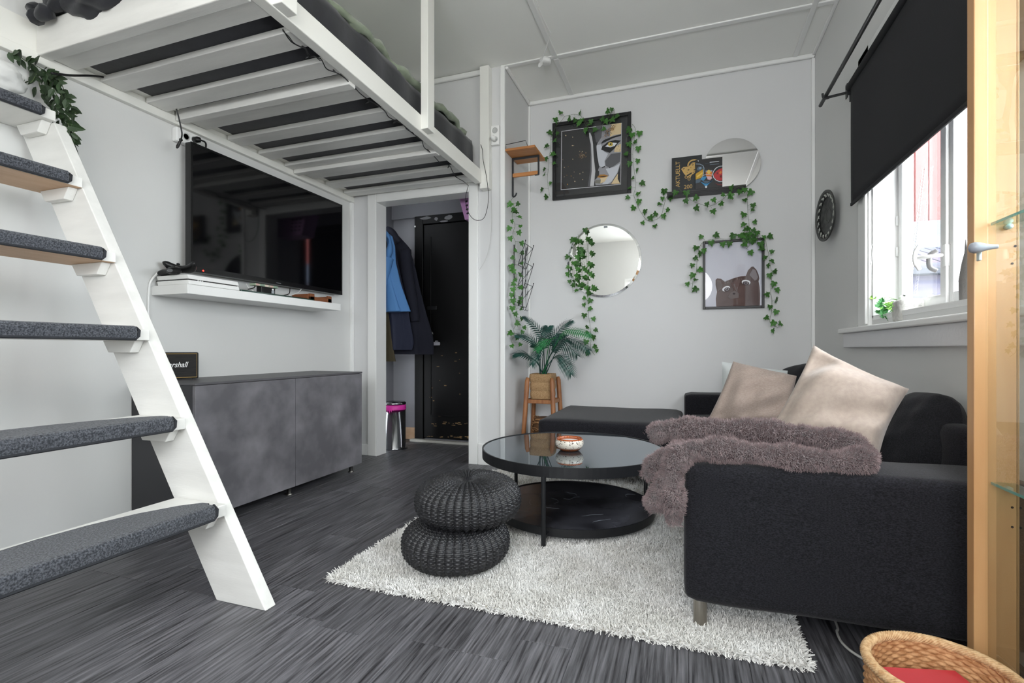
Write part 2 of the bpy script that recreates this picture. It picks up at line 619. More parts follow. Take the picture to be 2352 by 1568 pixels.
p = at(1003, 789, y=4.19)
hm = MB().box(p.x - .045, p.x + .05, 4.15, 4.172, p.z - .016, p.z + .016).box(p.x - .012, p.x + .012, 4.17, 4.206, p.z - .012, p.z + .03)
obj('door_handle', hm, mat('pale_handle_plastic', 'b9b9c2', .35), d2, bevel=.008)
m = MB()
for i in range(46):
    px, py = random.choice(((random.uniform(985, 1075), random.gauss(973, 2)), (random.uniform(970, 1078), random.gauss(1003, 1.5)), (random.uniform(985, 1060), random.uniform(800, 960))))
    q = at(px, py, y=4.204)
    w, h = random.uniform(.003, .02), random.uniform(.002, .005)
    m.box(q.x - w, q.x + w, 4.2035, 4.206, q.z - h, q.z + h)
obj('chipped_paint', m, WORN, d2)
m = MB()
for px, py, w, h in ((978, 501, .06, .014), (1002, 502, .02, .016), (1030, 499, .04, .02), (1020, 508, .05, .008)):
    q = at(px, py, y=4.189)
    m.prism([(q.x + w * math.cos(a) * random.uniform(.8, 1.2), 4.1885, q.z + h * math.sin(a) * random.uniform(.7, 1.3)) for a in np.linspace(0, 2 * PI, 10)[:-1]], (0, .0015, 0))
obj('filler_smear', m, SMEAR, d2)
for px, py in ((953, 520), (952, 617)):
    q = at(px, py, y=4.188)
    obj('screw_cap', MB().ball((q.x, 4.189, q.z), .009, .004, .009), WPLAST, d2, smooth=True)
struct('trim_threshold', MB().box(x0d - .02, RW - .11, 4.13, 4.19, 0, .022), mat('pale_threshold', 'b9b7b0', .45), bevel=.004)

# ------------------------------------------------------------------ window in view
win = struct('window_1', MB().box(RX - .018, RX, WY1, WY1 + .16, .99, WZ1 + .12).box(RX - .018, RX, WY0 - .13, WY1 + .16, WZ1, WZ1 + .12).box(RX - .018, RX, WY0 - .13, WY0, .99, WZ1), TRIM, bevel=.005)
obj('casing_moulding', MB().box(RX - .03, RX, WY1 + .01, WY1 + .045, 1.0, WZ1 + .02), TRIM, win, bevel=.006)
obj('reveal', MB().box(RX - .002, 1.03, WY1 - .012, WY1, WZ0, WZ1).box(RX - .002, 1.03, WY0, WY0 + .012, WZ0, WZ1).box(RX - .002, 1.03, WY0, WY1, WZ1 - .012, WZ1).box(RX - .002, 1.03, WY0, WY1, WZ0 - .01, WZ0 + .012), TRIM, win)
obj('sill', MB().box(RX - .045, 1.0, 1.55, 3.34, .965, .992), TRIM, win, bevel=.006)
obj('apron', MB().box(RX - .028, RX, 1.60, 3.30, .885, .965), mat('rough_white_board', 'dedee0', .6, bump=.5, bscale=50), win, bevel=.004)


def sash(y0, y1, nm):
    gz0, gz1, st = 1.10, WZ1 - .08, .046
    f = obj(nm, MB().box(.985, 1.03, y1 - st, y1, WZ0 + .012, WZ1 - .012).box(.985, 1.03, y0, y0 + st, WZ0 + .012, WZ1 - .012)
            .box(.985, 1.03, y0 + st, y1 - st, WZ0 + .012, gz0).box(.985, 1.03, y0 + st, y1 - st, gz1, WZ1 - .012), TRIM, win, bevel=.005)
    obj('pane', MB().box(1.004, 1.009, y0 + st - .005, y1 - st + .005, gz0 - .005, gz1 + .005), PANE, f)
    return f


s1 = sash(2.43, WY1 - .014, 'sash')
s2 = sash(WY0 + .014, 2.425, 'sash')
obj('mullion_cover', MB().box(.972, .985, 2.405, 2.452, WZ0 + .012, WZ1 - .012), TRIM, win, bevel=.004)
# sash fastener
p = at(2160, 586, x=.96)
lm = MB().box(.968, .986, 2.40, 2.425, p.z - .045, p.z + .04)
lm.tube([(.975, 2.412, p.z), (.94, 2.43, p.z), (.90, 2.455, p.z)], [.008, .007, .009], 8)
lm.tube(smoothpath([(.905, 2.45, p.z + .05), (.893, 2.455, p.z + .025), (.89, 2.457, p.z), (.893, 2.455, p.z - .025), (.905, 2.45, p.z - .05)]), .0085, 8)
obj('window_latch', lm, WPLAST, win, smooth=True)
lm = MB().tube(smoothpath([(.985, 2.51, p.z + .035), (.965, 2.515, p.z + .02), (.96, 2.517, p.z - .01), (.965, 2.515, p.z - .035), (.985, 2.51, p.z - .05)]), .009, 8)
obj('latch_hook', lm, mat('grey_latch', '9b9b9b', .4), win, smooth=True)
for q in (1.35, 1.5):
    obj('hinge', MB().lathe([(0, -.022), (.006, -.022), (.006, .022), (0, .022)], (.98, WY1 - .02, q), 10), WPLAST, win, smooth=True)

w = struct('window_2', MB().box(.98, 1.03, VY0, VY0 + .06, VZ0, VZ1).box(.98, 1.03, VY1 - .06, VY1, VZ0, VZ1).box(.98, 1.03, VY0 + .06, VY1 - .06, VZ0, VZ0 + .06).box(.98, 1.03, VY0 + .06, VY1 - .06, VZ1 - .06, VZ1)
           .box(.98, 1.03, 1.01, 1.09, VZ0 + .06, VZ1 - .06), TRIM, bevel=.005)
obj('pane', MB().box(1.0, 1.005, VY0 + .05, 1.015, VZ0 + .05, VZ1 - .05), PANE, w)
obj('pane', MB().box(1.0, 1.005, 1.085, VY1 - .05, VZ0 + .05, VZ1 - .05), PANE, w)
w = struct('fill_window', MB().box(FX0, FX0 + .06, FY - .11, FY - .06, FZ0, FZ1).box(FX1 - .06, FX1, FY - .11, FY - .06, FZ0, FZ1).box(FX0 + .06, FX1 - .06, FY - .11, FY - .06, FZ0, FZ0 + .06).box(FX0 + .06, FX1 - .06, FY - .11, FY - .06, FZ1 - .06, FZ1), TRIM, bevel=.005)  # invented window behind the camera, added for fill from the rear
obj('pane', MB().box(FX0 + .05, FX1 - .05, FY - .09, FY - .085, FZ0 + .05, FZ1 - .05), PANE, w)

# ------------------------------------------------------------------ outside the window
GRND = mat('pale_yard_gravel', '8d8b85', .9, col2='a5a39b', scale=3)
struct('ground_outside', MB().box(1.2, 18, -14, 22, -.5, -.4), GRND)
REDW = mat('red_metal_cladding', '8f3f3c', .6)
GREYR = mat('grey_roof_metal', '41434e', .5)
house = thing('neighbour_house', 'red clad house with grey lean-to roof seen through the window', 'building', (4.4, 9.3, -.4))
m = MB()
zq = 2.75
for i in range(46):
    xx = 1.4 + i * .17
    m.box(xx, xx + .155, 9.0, 9.35, zq, 7.5)
obj('wall_cladding', m, REDW, house, kind='stuff')
obj('wall', MB().box(1.3, 9.3, 9.05, 12, -.4, 7.5), REDW, house)
obj('flashing', MB().box(1.3, 9.3, 8.86, 9.04, 2.30, 2.76), mat('pale_blue_flashing', '566073', .5), house, bevel=.01)
m = MB()
for i in range(60):
    xx = 1.3 + i * .135
    m.prism([(xx, 8.9, 2.34), (xx + .11, 8.9, 2.34), (xx + .11, 7.6, 1.92), (xx, 7.6, 1.92)], (0, 0, .04))
obj('roof_ridge', m, GREYR, house, kind='stuff')
obj('roof', MB().prism([(1.2, 8.95, 2.33), (9.4, 8.95, 2.33), (9.4, 7.55, 1.89), (1.2, 7.55, 1.89)], (0, 0, .025)), GREYR, house)
obj('gutter', MB().box(1.2, 9.4, 7.48, 7.6, 1.80, 1.90), mat('dark_gutter', '2b3038', .5), house, bevel=.02)
obj('lower_wall', MB().box(1.4, 9.2, 7.75, 8.8, -.4, 1.9), mat('weathered_board', '50526a', .7, col2='64626c', scale=2, stretch=(.5, 1, 6)), house)
obj('ledge', MB().box(1.4, 9.2, 7.62, 7.76, 1.30, 1.42), mat('pale_ledge', '85847a', .6), house, bevel=.01)
a, b = at(2058, 388, x=1.3), at(2070, 468, x=1.3)
obj('downpipe', MB().tube([at(2050, 330, x=1.3), a, at(2064, 469, x=1.3)], .016, 10), mat('grey_blue_pipe', '77828e', .4), win, smooth=True)

# ------------------------------------------------------------------ loft bed
SZ = 2.14          # underside of the slats
RX0, RX1 = -1.48, -1.43
loft = thing('loft_bed', 'white painted timber loft bed built over the television wall', 'bed', (-2.05, 2.4, 2.1))
rt = at(1104, 388, y=3.42).z
rz_ = lambda y: 2.137 - .012 * (y - 1.4)
obj('side_rail', MB().prism([(RX0, 1.335, rz_(1.335)), (RX0, 3.42, rz_(3.42)), (RX0, 3.42, rz_(3.42) + .1), (RX0, 1.335, rz_(1.335) + .1)], (RX1 - RX0, 0, 0)), WOODWY, loft, bevel=.004)
obj('end_beam', MB().box(LX + .02, RX0, 1.335, 1.385, 2.13, 2.27), WOODW, loft, bevel=.004)
obj('wall_beam', MB().box(LX, LX + .02, .75, DY, 2.145, 2.27), WOODWY, loft, bevel=.003)
obj('ledger', MB().box(LX, LX + .03, .75, DY, 2.10, 2.143), WOODWY, loft, bevel=.003)
obj('slat_cleat', MB().box(RX0 - .03, RX0, 1.40, 3.40, SZ + .028, SZ + .06), WOODWY, loft, bevel=.002)
obj('slat_cleat', MB().box(LX + .022, LX + .065, 1.40, 3.46, SZ + .028, SZ + .07), WOODWY, loft, bevel=.002)
me0 = None
for y0, y1, dz, th in ((1.388, 1.478, 0, .028), (1.575, 1.679, 0, .026), (1.786, 1.894, 0, .026), (1.992, 2.125, .002, .026), (2.265, 2.371, 0, .026), (2.493, 2.60, 0, .026), (2.718, 2.797, 0, .026),
                       (2.852, 3.004, .002, .026), (3.13, 3.23, 0, .026), (3.348, 3.446, 0, .026)):
    obj('slat', MB().box(LX + .032, RX0 - .001, y0, y1, SZ + dz, SZ + dz + th), WOODW, loft, bevel=.003)
obj('joist', MB().box(LX + .035, RX0 - .001, 1.94, 1.988, SZ - .025, SZ + .06), WOODW, loft, bevel=.003)
obj('joist', MB().box(LX + .035, RX0 - .001, 2.80, 2.848, SZ - .025, SZ + .06), WOODW, loft, bevel=.003)
obj('post', MB().box(RX1 - .002, RX1 + .045, 2.52, 2.598, 2.14, CZ - .001), WOODWY, loft, bevel=.003)
obj('post', MB().box(RX1 - .002, RX1 + .045, 1.43, 1.508, 2.14, CZ - .001), WOODWY, loft, bevel=.003)
obj('wall_post', MB().box(-1.446, -1.372, 3.421, DY - .001, 2.075, CZ - .012), WOODWY, loft, bevel=.004)


def pillow(C, t, nu=22, nv=22, seed=1, wr=.012, pinch=.10, flip=1, rc=.02):
    """cushion through four corners (tl, tr, br, bl); t = thickness"""
    g = random.Random(seed)
    tl, tr, br, bl = [Vector(c) for c in C]
    n = ((tr - tl).cross(bl - tl)).normalized() * flip
    ph = [(g.uniform(3, 9), g.uniform(3, 9), g.uniform(0, 6)) for _ in range(5)]
    mid = (tl + tr + br + bl) / 4
    mb = MB()
    for sgn in (1, -1):
        P = []
        for i in range(nu + 1):
            u = i / nu
            r = []
            for j in range(nv + 1):
                v = j / nv
                p = tl.lerp(tr, u).lerp(bl.lerp(br, u), v)
                e = (4 * u * (1 - u)) * (4 * v * (1 - v))
                edge = min(u, 1 - u, v, 1 - v)
                # sides pulled in between the corners
                du, dv = 4 * u * (1 - u), 4 * v * (1 - v)
                side = max(0, 1 - edge * 4)
                if u in (0, 1) or v in (0, 1) or side > 0:
                    k = pinch * (dv * abs(u - .5) * 2 * (1 if abs(u - .5) > abs(v - .5) else 0) + du * abs(v - .5) * 2 * (1 if abs(v - .5) >= abs(u - .5) else 0)) * side
                    p = p.lerp(mid, k)
                p = p.lerp(mid, rc * (abs(2 * u - 1) * abs(2 * v - 1)) ** 3)
                w = sum(math.sin(a * u * 2 + b * v * 2 + c) * math.cos(b * u - a * v) for a, b, c in ph) / 5
                h = t * .5 * e ** .42 + (wr * w * min(1, edge * 9))
                r.append(p + n * h * sgn)
            P.append(r)
        if sgn < 0:
            P = P[::-1]
        mb.grid(P)
    return mb


# mattress and bedding on the loft
mt = MB()
P = []
ys = np.linspace(1.40, 3.40, 40)
prof = [(-2.59, 2.18), (-2.59, 2.40), (-2.55, 2.43), (-1.60, 2.435), (-1.50, 2.42), (-1.488, 2.38), (-1.488, 2.20), (-1.495, 2.17), (-2.58, 2.17)]
for y in ys:
    e = 1 if 1.42 < y < 3.38 else .985
    P.append([(x + (0.006 * math.sin(y * 23 + z * 30) if x > -1.52 else 0), y, z - (.012 * math.sin(y * 5.1) if z > 2.36 else 0)) for x, z in prof])
mt.grid(P, cv=True)
mt.poly([P[0][k] for k in range(len(prof))])
mt.poly([P[-1][k] for k in range(len(prof) - 1, -1, -1)])
mattress = obj('mattress', mt, DARKFAB, None, smooth=True, label='mattress in a dark charcoal sheet lying on the loft bed slats', category='mattress')
dv = MB()
P = []
for i in range(70):
    y = 1.7 + 1.58 * i / 69
    r = []
    for j in range(26):
        x = -2.45 + .972 * j / 25
        z = 2.47 + .030 * math.sin(y * 7 + x * 5) + .022 * math.sin(y * 17 - x * 9) + .012 * math.sin(y * 31 + x * 21)
        t = max(0, (x + 1.58) / .10)
        z -= .028 * t * t
        if j == 25:
            z = 2.442 + .008 * math.sin(y * 29)
        if j == 0:
            z = 2.44
        r.append((x + (.012 * math.sin(y * 13) + .008 * math.sin(y * 37) if j > 20 else 0), y, max(z, 2.436)))
    P.append(r)
dv.grid(P)
du = obj('duvet', dv, mat('sage_green_cotton', '79836f', .9, col2='868f7d', scale=20, sheen=.2), None, smooth=True,
         label='rumpled sage green duvet on top of the loft mattress', category='duvet')
so = du.modifiers.new('solid', 'SOLIDIFY')
so.thickness = .03
so.offset = 1
# bunched dark blanket hanging over the loft end at the upper left
bm_ = MB()
P = []
for i in range(40):
    u = i / 39
    cx = -2.55 + .78 * u
    rad = .115 * (math.sin(PI * min(1, max(.02, u * 1.02))) ** .5) + .02
    rad = .062 + .06 * min(1, u * 3) * (1 if u < .9 else (1 - u) * 10 + .05)
    r = []
    for k in range(60):
        a = 2 * PI * k / 60
        rr = rad * (1 + .14 * abs(math.sin(2 * a + 6 * u)) + .16 * abs(math.sin(4.5 * a - 9 * u + math.sin(7 * u))) - .12 + .05 * math.sin(11 * a + 23 * u))
        r.append((cx, 1.37 + rr * math.cos(a) * .8, 2.385 + rr * math.sin(a) * 1.15 - .03 * (1 - u)))
    P.append(r)
bm_.grid(P, cv=True)
bm_.poly(P[0]).poly(P[-1][::-1])
bm_.tube(smoothpath([(-2.56, 1.32, 2.32), (-2.565, 1.30, 2.28), (-2.53, 1.295, 2.25), (-2.46, 1.30, 2.27), (-2.42, 1.32, 2.31)]), [.012, .02, .024, .028, .03, .032] * 4 + [.03], 8)
obj('blanket', bm_, DARKFAB, None, smooth=True, label='bunched black blanket hanging over the loft end at upper left', category='blanket')

# string lights under the rail
sl = thing('string_lights', 'black string of tiny lights hanging along the loft rail underside', 'string lights', (-1.52, 2.3, 2.06))
pts = [(655, 66), (668, 95), (690, 107), (701, 111), (712, 128), (738, 134), (750, 158), (770, 166), (790, 175), (806, 193), (818, 205), (830, 217), (850, 232), (868, 236), (884, 255), (892, 268), (910, 278), (928, 282),
       (940, 300), (952, 308), (968, 322), (974, 338), (987, 349), (1000, 362), (1012, 374), (1032, 380), (1040, 395), (1050, 408), (1064, 416), (1076, 426)]


def under(px, py, dz):
    w = at(px, py, z=2.130 - dz)
    w.x = min(w.x, RX0 - .004)
    return w


path = [under(px, py, .004 + .004 * math.sin(i * 2.1)) for i, (px, py) in enumerate(pts)]
obj('cable', MB().tube(smoothpath(path, 4), .0026, 5), BPLAST, sl, smooth=True)
p2 = [under(px, py, .01) for px, py in ((660, 68), (664, 85), (674, 98), (690, 108), (703, 112), (710, 130), (728, 128), (742, 138))]
obj('cable', MB().tube(smoothpath(p2, 4), .0022, 5), BPLAST, sl, smooth=True)
for i in (3, 4, 7, 10, 12, 16, 18, 19, 22, 25, 27):
    p = path[i]
    q = p + Vector((-.018 + .006 * (i % 3), -.012 + .012 * (i % 2), -.016 + .03 * ((i // 2) % 2)))
    obj('bulb', MB().tube([p, p.lerp(q, .7), q], [.0035, .004, .002], 6), BPLAST, sl, smooth=True)
cab = [at(px, py, y=3.40) for px, py in ((1076, 425), (1070, 450), (1072, 478), (1084, 500), (1100, 506), (1114, 496), (1122, 455), (1117, 405), (1110, 370), (1108, 345), (1104, 332))]
obj('cable', MB().tube(smoothpath(cab, 5), .0022, 5), BPLAST, sl, smooth=True)

# ------------------------------------------------------------------ ladder stairs
SL = 1.63
lad = thing('loft_ladder', 'steep white painted ladder stair with grey carpeted treads', 'stairs', (-1.6, .92, 0))


def stringer(y0, y1):
    xf = lambda z: -1.322 - z / SL
    xb = lambda z: -1.542 - z / SL
    zc = (LX + .003 + 1.542) * -SL
    zt = 1.80
    pts = [(xf(0), y0, 0), (xf(zt), y0, zt), (LX + .003, y0, zt), (LX + .003, y0, zc), (xb(0), y0, 0)]
    return MB().prism(pts, (0, y1 - y0, 0))


obj('stringer', stringer(1.295, 1.34), WOODW, lad, bevel=.003)
obj('stringer', stringer(.455, .50), WOODW, lad, bevel=.003)
for zt, xf in ((.342, -1.493), (.63, -1.687), (.948, -1.869), (1.246, -2.051), (1.552, -2.245), (1.84, -2.41)):
    xb = max(xf - .237, LX + .003)
    under = PINE if zt in (1.552, 1.246) else WOODW
    tb = MB().box(xb, xf, .50, 1.294, zt - .04, zt)
    tb.m = [1, 0, 0, 0, 0, 0]
    t = obj('tread', tb, [WOODW, under], lad, bevel=.003)
    obj('cleat', MB().prism([(xb + .03, 1.262, zt - .0405), (xf - .03, 1.262, zt - .0405), (xf - .03 - .03, 1.262, zt - .085), (xb + .06, 1.262, zt - .085)], (0, .0325, 0)), WOODW, lad, bevel=.002)
    # carpet pad wrapped over the nosing
    d = min(.19, xf - xb - .015)
    ed = [(xf - .012, .56), (xf - .012, 1.235), (xf - .035, 1.252), (xf - .06, 1.25), (xf - d * .55, 1.20), (xf - d * .8, 1.10), (xf - d * .95, .98), (xf - d, .86), (xf - d * .95, .7), (xf - d * .7, .60), (xf - .05, .545)]
    pb = MB()
    pb.prism([(x, y, zt) for x, y in ed], (0, 0, .010))
    # rounded nose
    P = []
    for y in np.linspace(.56, 1.24, 24):
        ins = .006 * (1 if .57 < y < 1.23 else .3)
        P.append([(xf - .03, y, zt + .0102), (xf - .004, y, zt + .0115), (xf + .008, y, zt + .008), (xf + .012 + ins * .3, y, zt - .002), (xf + .013, y, zt - .02), (xf + .011, y, zt - .034), (xf + .0005, y, zt - .036), (xf + .0005, y, zt - .002), (xf - .03, y, zt + .001)])
    pb.grid(P, cv=True)
    pb.poly(P[0][::-1]).poly(P[-1])
    pb.mi(1)
    pb.tube([(xf + .009, .555, zt - .036), (xf + .009, 1.238, zt - .036), (xf + .010, 1.247, zt - .026), (xf + .010, 1.249, zt - .006), (xf - .012, 1.252, zt + .006)], .0052, 6)
    pb.tube([(x, y, zt + .005) for x, y in ed[2:]], .0056, 6)
    obj('carpet_pad', pb, [CARPET, BIND], t, smooth=False)

# ------------------------------------------------------------------ television, shelf and what is on it
tvx = -2.548
tvt, tvb = at(438.6, 324.2, x=tvx), at(786.5, 677.3, x=tvx)
y0, y1, z0, z1 = tvt.y, tvb.y, tvb.z, tvt.z
tv = thing('television', 'large black flat screen television mounted on the left wall', 'television', (tvx, (y0 + y1) / 2, z0))
BEZ = mat('black_gloss_bezel', '0b0b0c', .25)
obj('housing', MB().box(tvx - .045, tvx - .004, y0, y1, z0, z1), BPLAST, tv, bevel=.004)
obj('bezel', MB().box(tvx - .004, tvx, y0, y0 + .012, z0, z1).box(tvx - .004, tvx, y1 - .012, y1, z0, z1).box(tvx - .004, tvx, y0 + .012, y1 - .012, z1 - .012, z1).box(tvx - .004, tvx, y0 + .012, y1 - .012, z0, z0 + .03), BEZ, tv)
obj('screen', MB().box(tvx - .004, tvx - .0015, y0 + .012, y1 - .012, z0 + .03, z1 - .012), mat('dark_glossy_screen', '08080a', .06, spec=.5), tv)
q = at(466.5, 622, x=tvx)
obj('standby_light', MB().ball((tvx + .001, q.y, max(q.z, z0 + .012)), .004, .005, .004), mat('red_standby_light', 'ff2a20', .4, emit=6), tv, smooth=True)
obj('wall_bracket', MB().box(LX + .001, tvx - .045, y0 + .45, y1 - .45, z0 + .22, z1 - .2), BLACKM, tv, bevel=.003)
p = at(640, 649, x=tvx)
obj('maker_mark', MB().box(tvx, tvx + .0006, p.y - .02, p.y + .02, z0 + .010, z0 + .0135), mat('grey_mark', '77777a', .4), tv)

sx = -2.38
s0, s1_ = at(431, 651, x=sx), at(782.9, 698.5, x=sx)
sb = at(430.5, 673.5, x=sx)
shz0, shz1 = sb.z, (s0.z + s1_.z) / 2
shelf = obj('wall_shelf', MB().box(LX + .001, sx, s0.y, s1_.y, shz0, shz1), WPLAST, None, bevel=.002, label='long white floating shelf under the television', category='shelf')

con = thing('game_console', 'slim white game console with a dark middle seam on the shelf', 'game console', (-2.50, s0.y + .15, shz1))
ya, yb = s0.y + .012, at(552, 666, x=sx).y
ch = .053


def slab(z0, z1, fr0, fr1, mm, nm):
    pts = [(-2.385 + fr0, z0), (-2.385 + fr1, z1), (-2.61 + fr1, z1), (-2.61 + fr0, z0)]
    return obj(nm, MB().prism([(x, ya + (z0 - shz1) * .2, z) for x, z in pts], (0, yb - ya, 0)), mm, con, bevel=.002)


slab(shz1 + .002, shz1 + .024, 0, .004 - .012, WPLAST, 'lower_shell')
slab(shz1 + .024, shz1 + .030, -.022, -.024, BPLAST, 'seam')
slab(shz1 + .030, shz1 + ch, -.010, -.022, WPLAST, 'upper_shell')
m = MB()
for k in range(3):
    m.box(-2.4045, -2.402, ya + .06 + k * .012, ya + .068 + k * .012, shz1 + .0245, shz1 + .0295)
obj('ports', m, mat('pale_port', 'c9c9c9', .4), con)


def gamepad(c, rz, tilt, lab):
    r = thing('game_controller', lab, 'game controller', c, 'controllers on the console')
    M = Matrix.Rotation(rz, 3, 'Z') @ Matrix.Rotation(tilt, 3, 'X')
    mb = MB()
    c = Vector(c)
    P = []
    for i in range(17):
        t = -1 + i / 8
        x = t * .078
        yo = -.045 * abs(t) ** 2.2
        ry = .024 + .012 * abs(t) if abs(t) < .8 else .034 * max(.15, (1 - abs(t)) * 5) ** .5
        rz_ = .016 + .006 * abs(t) if abs(t) < .8 else .021 * max(.15, (1 - abs(t)) * 5) ** .5
        P.append([c + M @ Vector((x, yo + ry * math.cos(2 * PI * k / 12), .02 + rz_ * math.sin(2 * PI * k / 12))) for k in range(12)])
    mb.grid(P, cv=True)
    mb.poly(P[0]).poly(P[-1][::-1])
    obj('shell', mb, BPLAST, r, smooth=True)
    for sx_ in (-.026, .026):
        q = c + M @ Vector((sx_, -.012, .037))
        q2 = c + M @ Vector((sx_, -.012, .048))
        obj('thumbstick', MB().tube([q, q.lerp(q2, .6), q.lerp(q2, .65), q2], [.005, .005, .009, .008], 10), BLACKM, r, smooth=True)
    q = c + M @ Vector((0, .016, .034))
    obj('touchpad', MB().ball(q, .018, .01, .004), BLACKM, r, smooth=True)


g1 = at(385, 618, x=-2.52)
gamepad((-2.53, ya + .035, shz1 + ch + .002), -.35, .12, 'black game controller lying flat at the console corner')
gamepad((-2.545, ya + .085, shz1 + ch + .028), .5, -.55, 'black game controller tilted up against the television corner')

yp0, yp1 = yb + .012, at(722, 690, x=sx).y
tray = obj('glass_tray', MB().box(-2.56, -2.385, yp0, yp1, shz1 + .001, shz1 + .009), mat('dark_green_glass', '16352a', .08, spec=.7), None, bevel=.002,
           label='dark green glass plate lying on the white shelf', category='tray')
yb1 = at(618, 672, x=-2.46).y
bx = thing('streaming_box', 'black box with clear bottle beside it under the television', 'box', (-2.47, yb1, shz1 + .0095))
obj('case', MB().box(-2.50, -2.46, yb1 - .06, yb1 + .05, shz1 + .0095, shz1 + .055), BPLAST, bx, bevel=.003)
vb = thing('small_bottle', 'tiny clear bottle with white cap on the green glass plate', 'bottle', (-2.43, yb1 + .0, shz1 + .0095))
obj('body', MB().lathe([(0, 0), (.009, 0), (.0095, .02), (.006, .026), (0, .026)], (-2.43, yb1, shz1 + .0095), 12), mat('cloudy_bottle', '8e9499', .15), vb, smooth=True)
obj('cap', MB().lathe([(0, .026), (.006, .026), (.006, .036), (0, .036)], (-2.43, yb1, shz1 + .0095), 12), WPLAST, vb, smooth=True)
q = at(612, 645, x=-2.46)
pk = thing('patterned_packet', 'green and pink patterned packet lying on the black box under the television', 'packet', (-2.48, q.y, shz1 + .0556))
m = MB()
cols = [mat('packet_%s' % c, c, .5) for c in ('9fae95', 'c7a59c', '7f9383', 'd8c9bb')]
obj('packet', MB().box(-2.502, -2.455, q.y - .09, q.y + .09, shz1 + .0556, shz1 + .070), cols[0], pk, bevel=.003)
for k in range(5):
    m.mi(k % 3)
    m.box(-2.4552, -2.4545, q.y - .085 + k * .035, q.y - .058 + k * .035, shz1 + .057, shz1 + .0685)
obj('print', m, cols[1:], pk)
q0, q1 = at(680, 680, x=-2.44).y, at(762, 694, x=-2.40).y
wt = thing('wicker_tray', 'small brown wicker tray with handle cut at the shelf end', 'tray', (-2.48, (q0 + q1) / 2, shz1 + .0005))
WTM = mat('brown_wicker', '6e3d1f', .6, col2='8f5530', scale=220, stretch=(1, 1, 3), bump=.8, bscale=300)
m = MB()
ym = at(712, 690, x=-2.40).y
m.box(-2.55, -2.41, ym, q1, shz1 + .0005, shz1 + .006)
m.box(-2.416, -2.40, ym, ym + .045, shz1 + .0005, shz1 + .048).box(-2.416, -2.40, q1 - .04, q1, shz1 + .0005, shz1 + .048).box(-2.416, -2.40, ym, q1, shz1 + .0005, shz1 + .030)
m.box(-2.55, -2.41, ym - .006, ym + .006, shz1 + .0005, shz1 + .045).box(-2.55, -2.41, q1 - .006, q1, shz1 + .0005, shz1 + .048).box(-2.555, -2.545, ym, q1, shz1 + .0005, shz1 + .048)
obj('basket', m, WTM, wt, bevel=.003)
for k, (a, b, cc, mm) in enumerate((((566, 652), (572, 662), (582, 668), 'c'), ((588, 650), (584, 660), (570, 664), 'b'), ((666, 662), (664, 674), (652, 678), 'b'), ((692, 664), (684, 672), (664, 679), 'c'))):
    pp = [at(*a, x=-2.54), at(*b, x=-2.51), at(*cc, x=-2.47)]
    for q in pp:
        q.z = max(q.z, shz1 + .014)
    o = obj('cable', MB().tube(smoothpath(pp, 5), .003, 6), WPLAST if mm == 'c' else BPLAST, None, smooth=True)
    o['label'] = ('white cable loop beside the console under the television', 'black cable loop beside the console under the television', 'black cable hanging behind the black box under the television',
                  'white cable running toward the brown wicker tray')[k]
    o['category'] = 'cable'
cc = obj('cable_channel', MB().tube(smoothpath([at(362, 627, x=-2.62), at(350, 640, x=-2.63), at(343, 655, x=LX + .006), at(341, 690, x=LX + .006), at(341, 760, x=LX + .006), at(341, 880, x=LX + .006)], 5), .0055, 8), WPLAST, None, smooth=True)
cc['label'], cc['category'] = 'white cable running down the wall left of the shelf', 'cable'

# power strip on the wall above the television
a, b = at(406, 300, x=LX + .04), at(462, 330, x=LX + .04)
za_, zb_ = at(409, 318, x=LX + .04).z, at(409, 290, x=LX + .04).z
ps = thing('power_strip', 'white two socket outlet on the wall above the television corner', 'socket', (LX, (a.y + b.y) / 2, za_ - .01))
obj('housing', MB().box(LX, LX + .04, a.y, b.y, za_ - .012, zb_), WPLAST, ps, bevel=.008)
for k, fr in enumerate((.38, .72)):
    yy = a.y + (b.y - a.y) * fr
    obj('socket', MB().lathe([(.02, .0), (.02, .0012), (.016, .0012), (.015, -.0), (0, 0)], (LX + .0402, yy, (za_ + zb_) / 2 - .004), 18, Matrix.Rotation(PI / 2, 3, 'Y')), mat('grey_socket', 'b9bab8', .4), ps, smooth=True)
yy = a.y + (b.y - a.y) * .72
zz = (za_ + zb_) / 2 - .004
pc = obj('plug', MB().tube([(LX + .041, yy, zz), (LX + .065, yy, zz), (LX + .075, yy + .01, zz)], [.018, .017, .012], 12).tube(smoothpath([(LX + .072, yy + .008, zz), (LX + .075, yy + .04, zz - .005), (LX + .06, yy + .05, zz - .05), (LX + .05, yy + .055, zz - .13)]), .005, 8), BPLAST, None, smooth=True)
pc['label'], pc['category'] = 'black plug and cable in the outlet above the television', 'plug'
xx = LX + .12
lp = [at(*q, x=xx) for q in ((405, 250), (410, 268), (415, 290), (418, 308), (416, 320))]
ca = thing('loose_power_cable', 'black cable with loose plug dangling above the television corner', 'cable', lp[-1])
obj('cord', MB().tube(smoothpath(lp, 4), .0035, 6), BPLAST, ca, smooth=True)
q0, q1 = at(416, 320, x=xx), at(406, 340, x=xx)
obj('plug', MB().tube([q0, q0.lerp(q1, .1), q0.lerp(q1, .12), q0.lerp(q1, .8), q1], [.009, .009, .006, .008, .004], 8), BPLAST, ca, smooth=True)
o = obj('cable', MB().tube(smoothpath([at(118, 168, x=-2.50), at(160, 173, x=-2.52), at(205, 174, x=-2.55), at(240, 177, x=-2.59)], 5), .005, 8), BPLAST, None, smooth=True)
o['label'], o['category'] = 'black cable running from the trailing plant to the loft slats', 'cable'

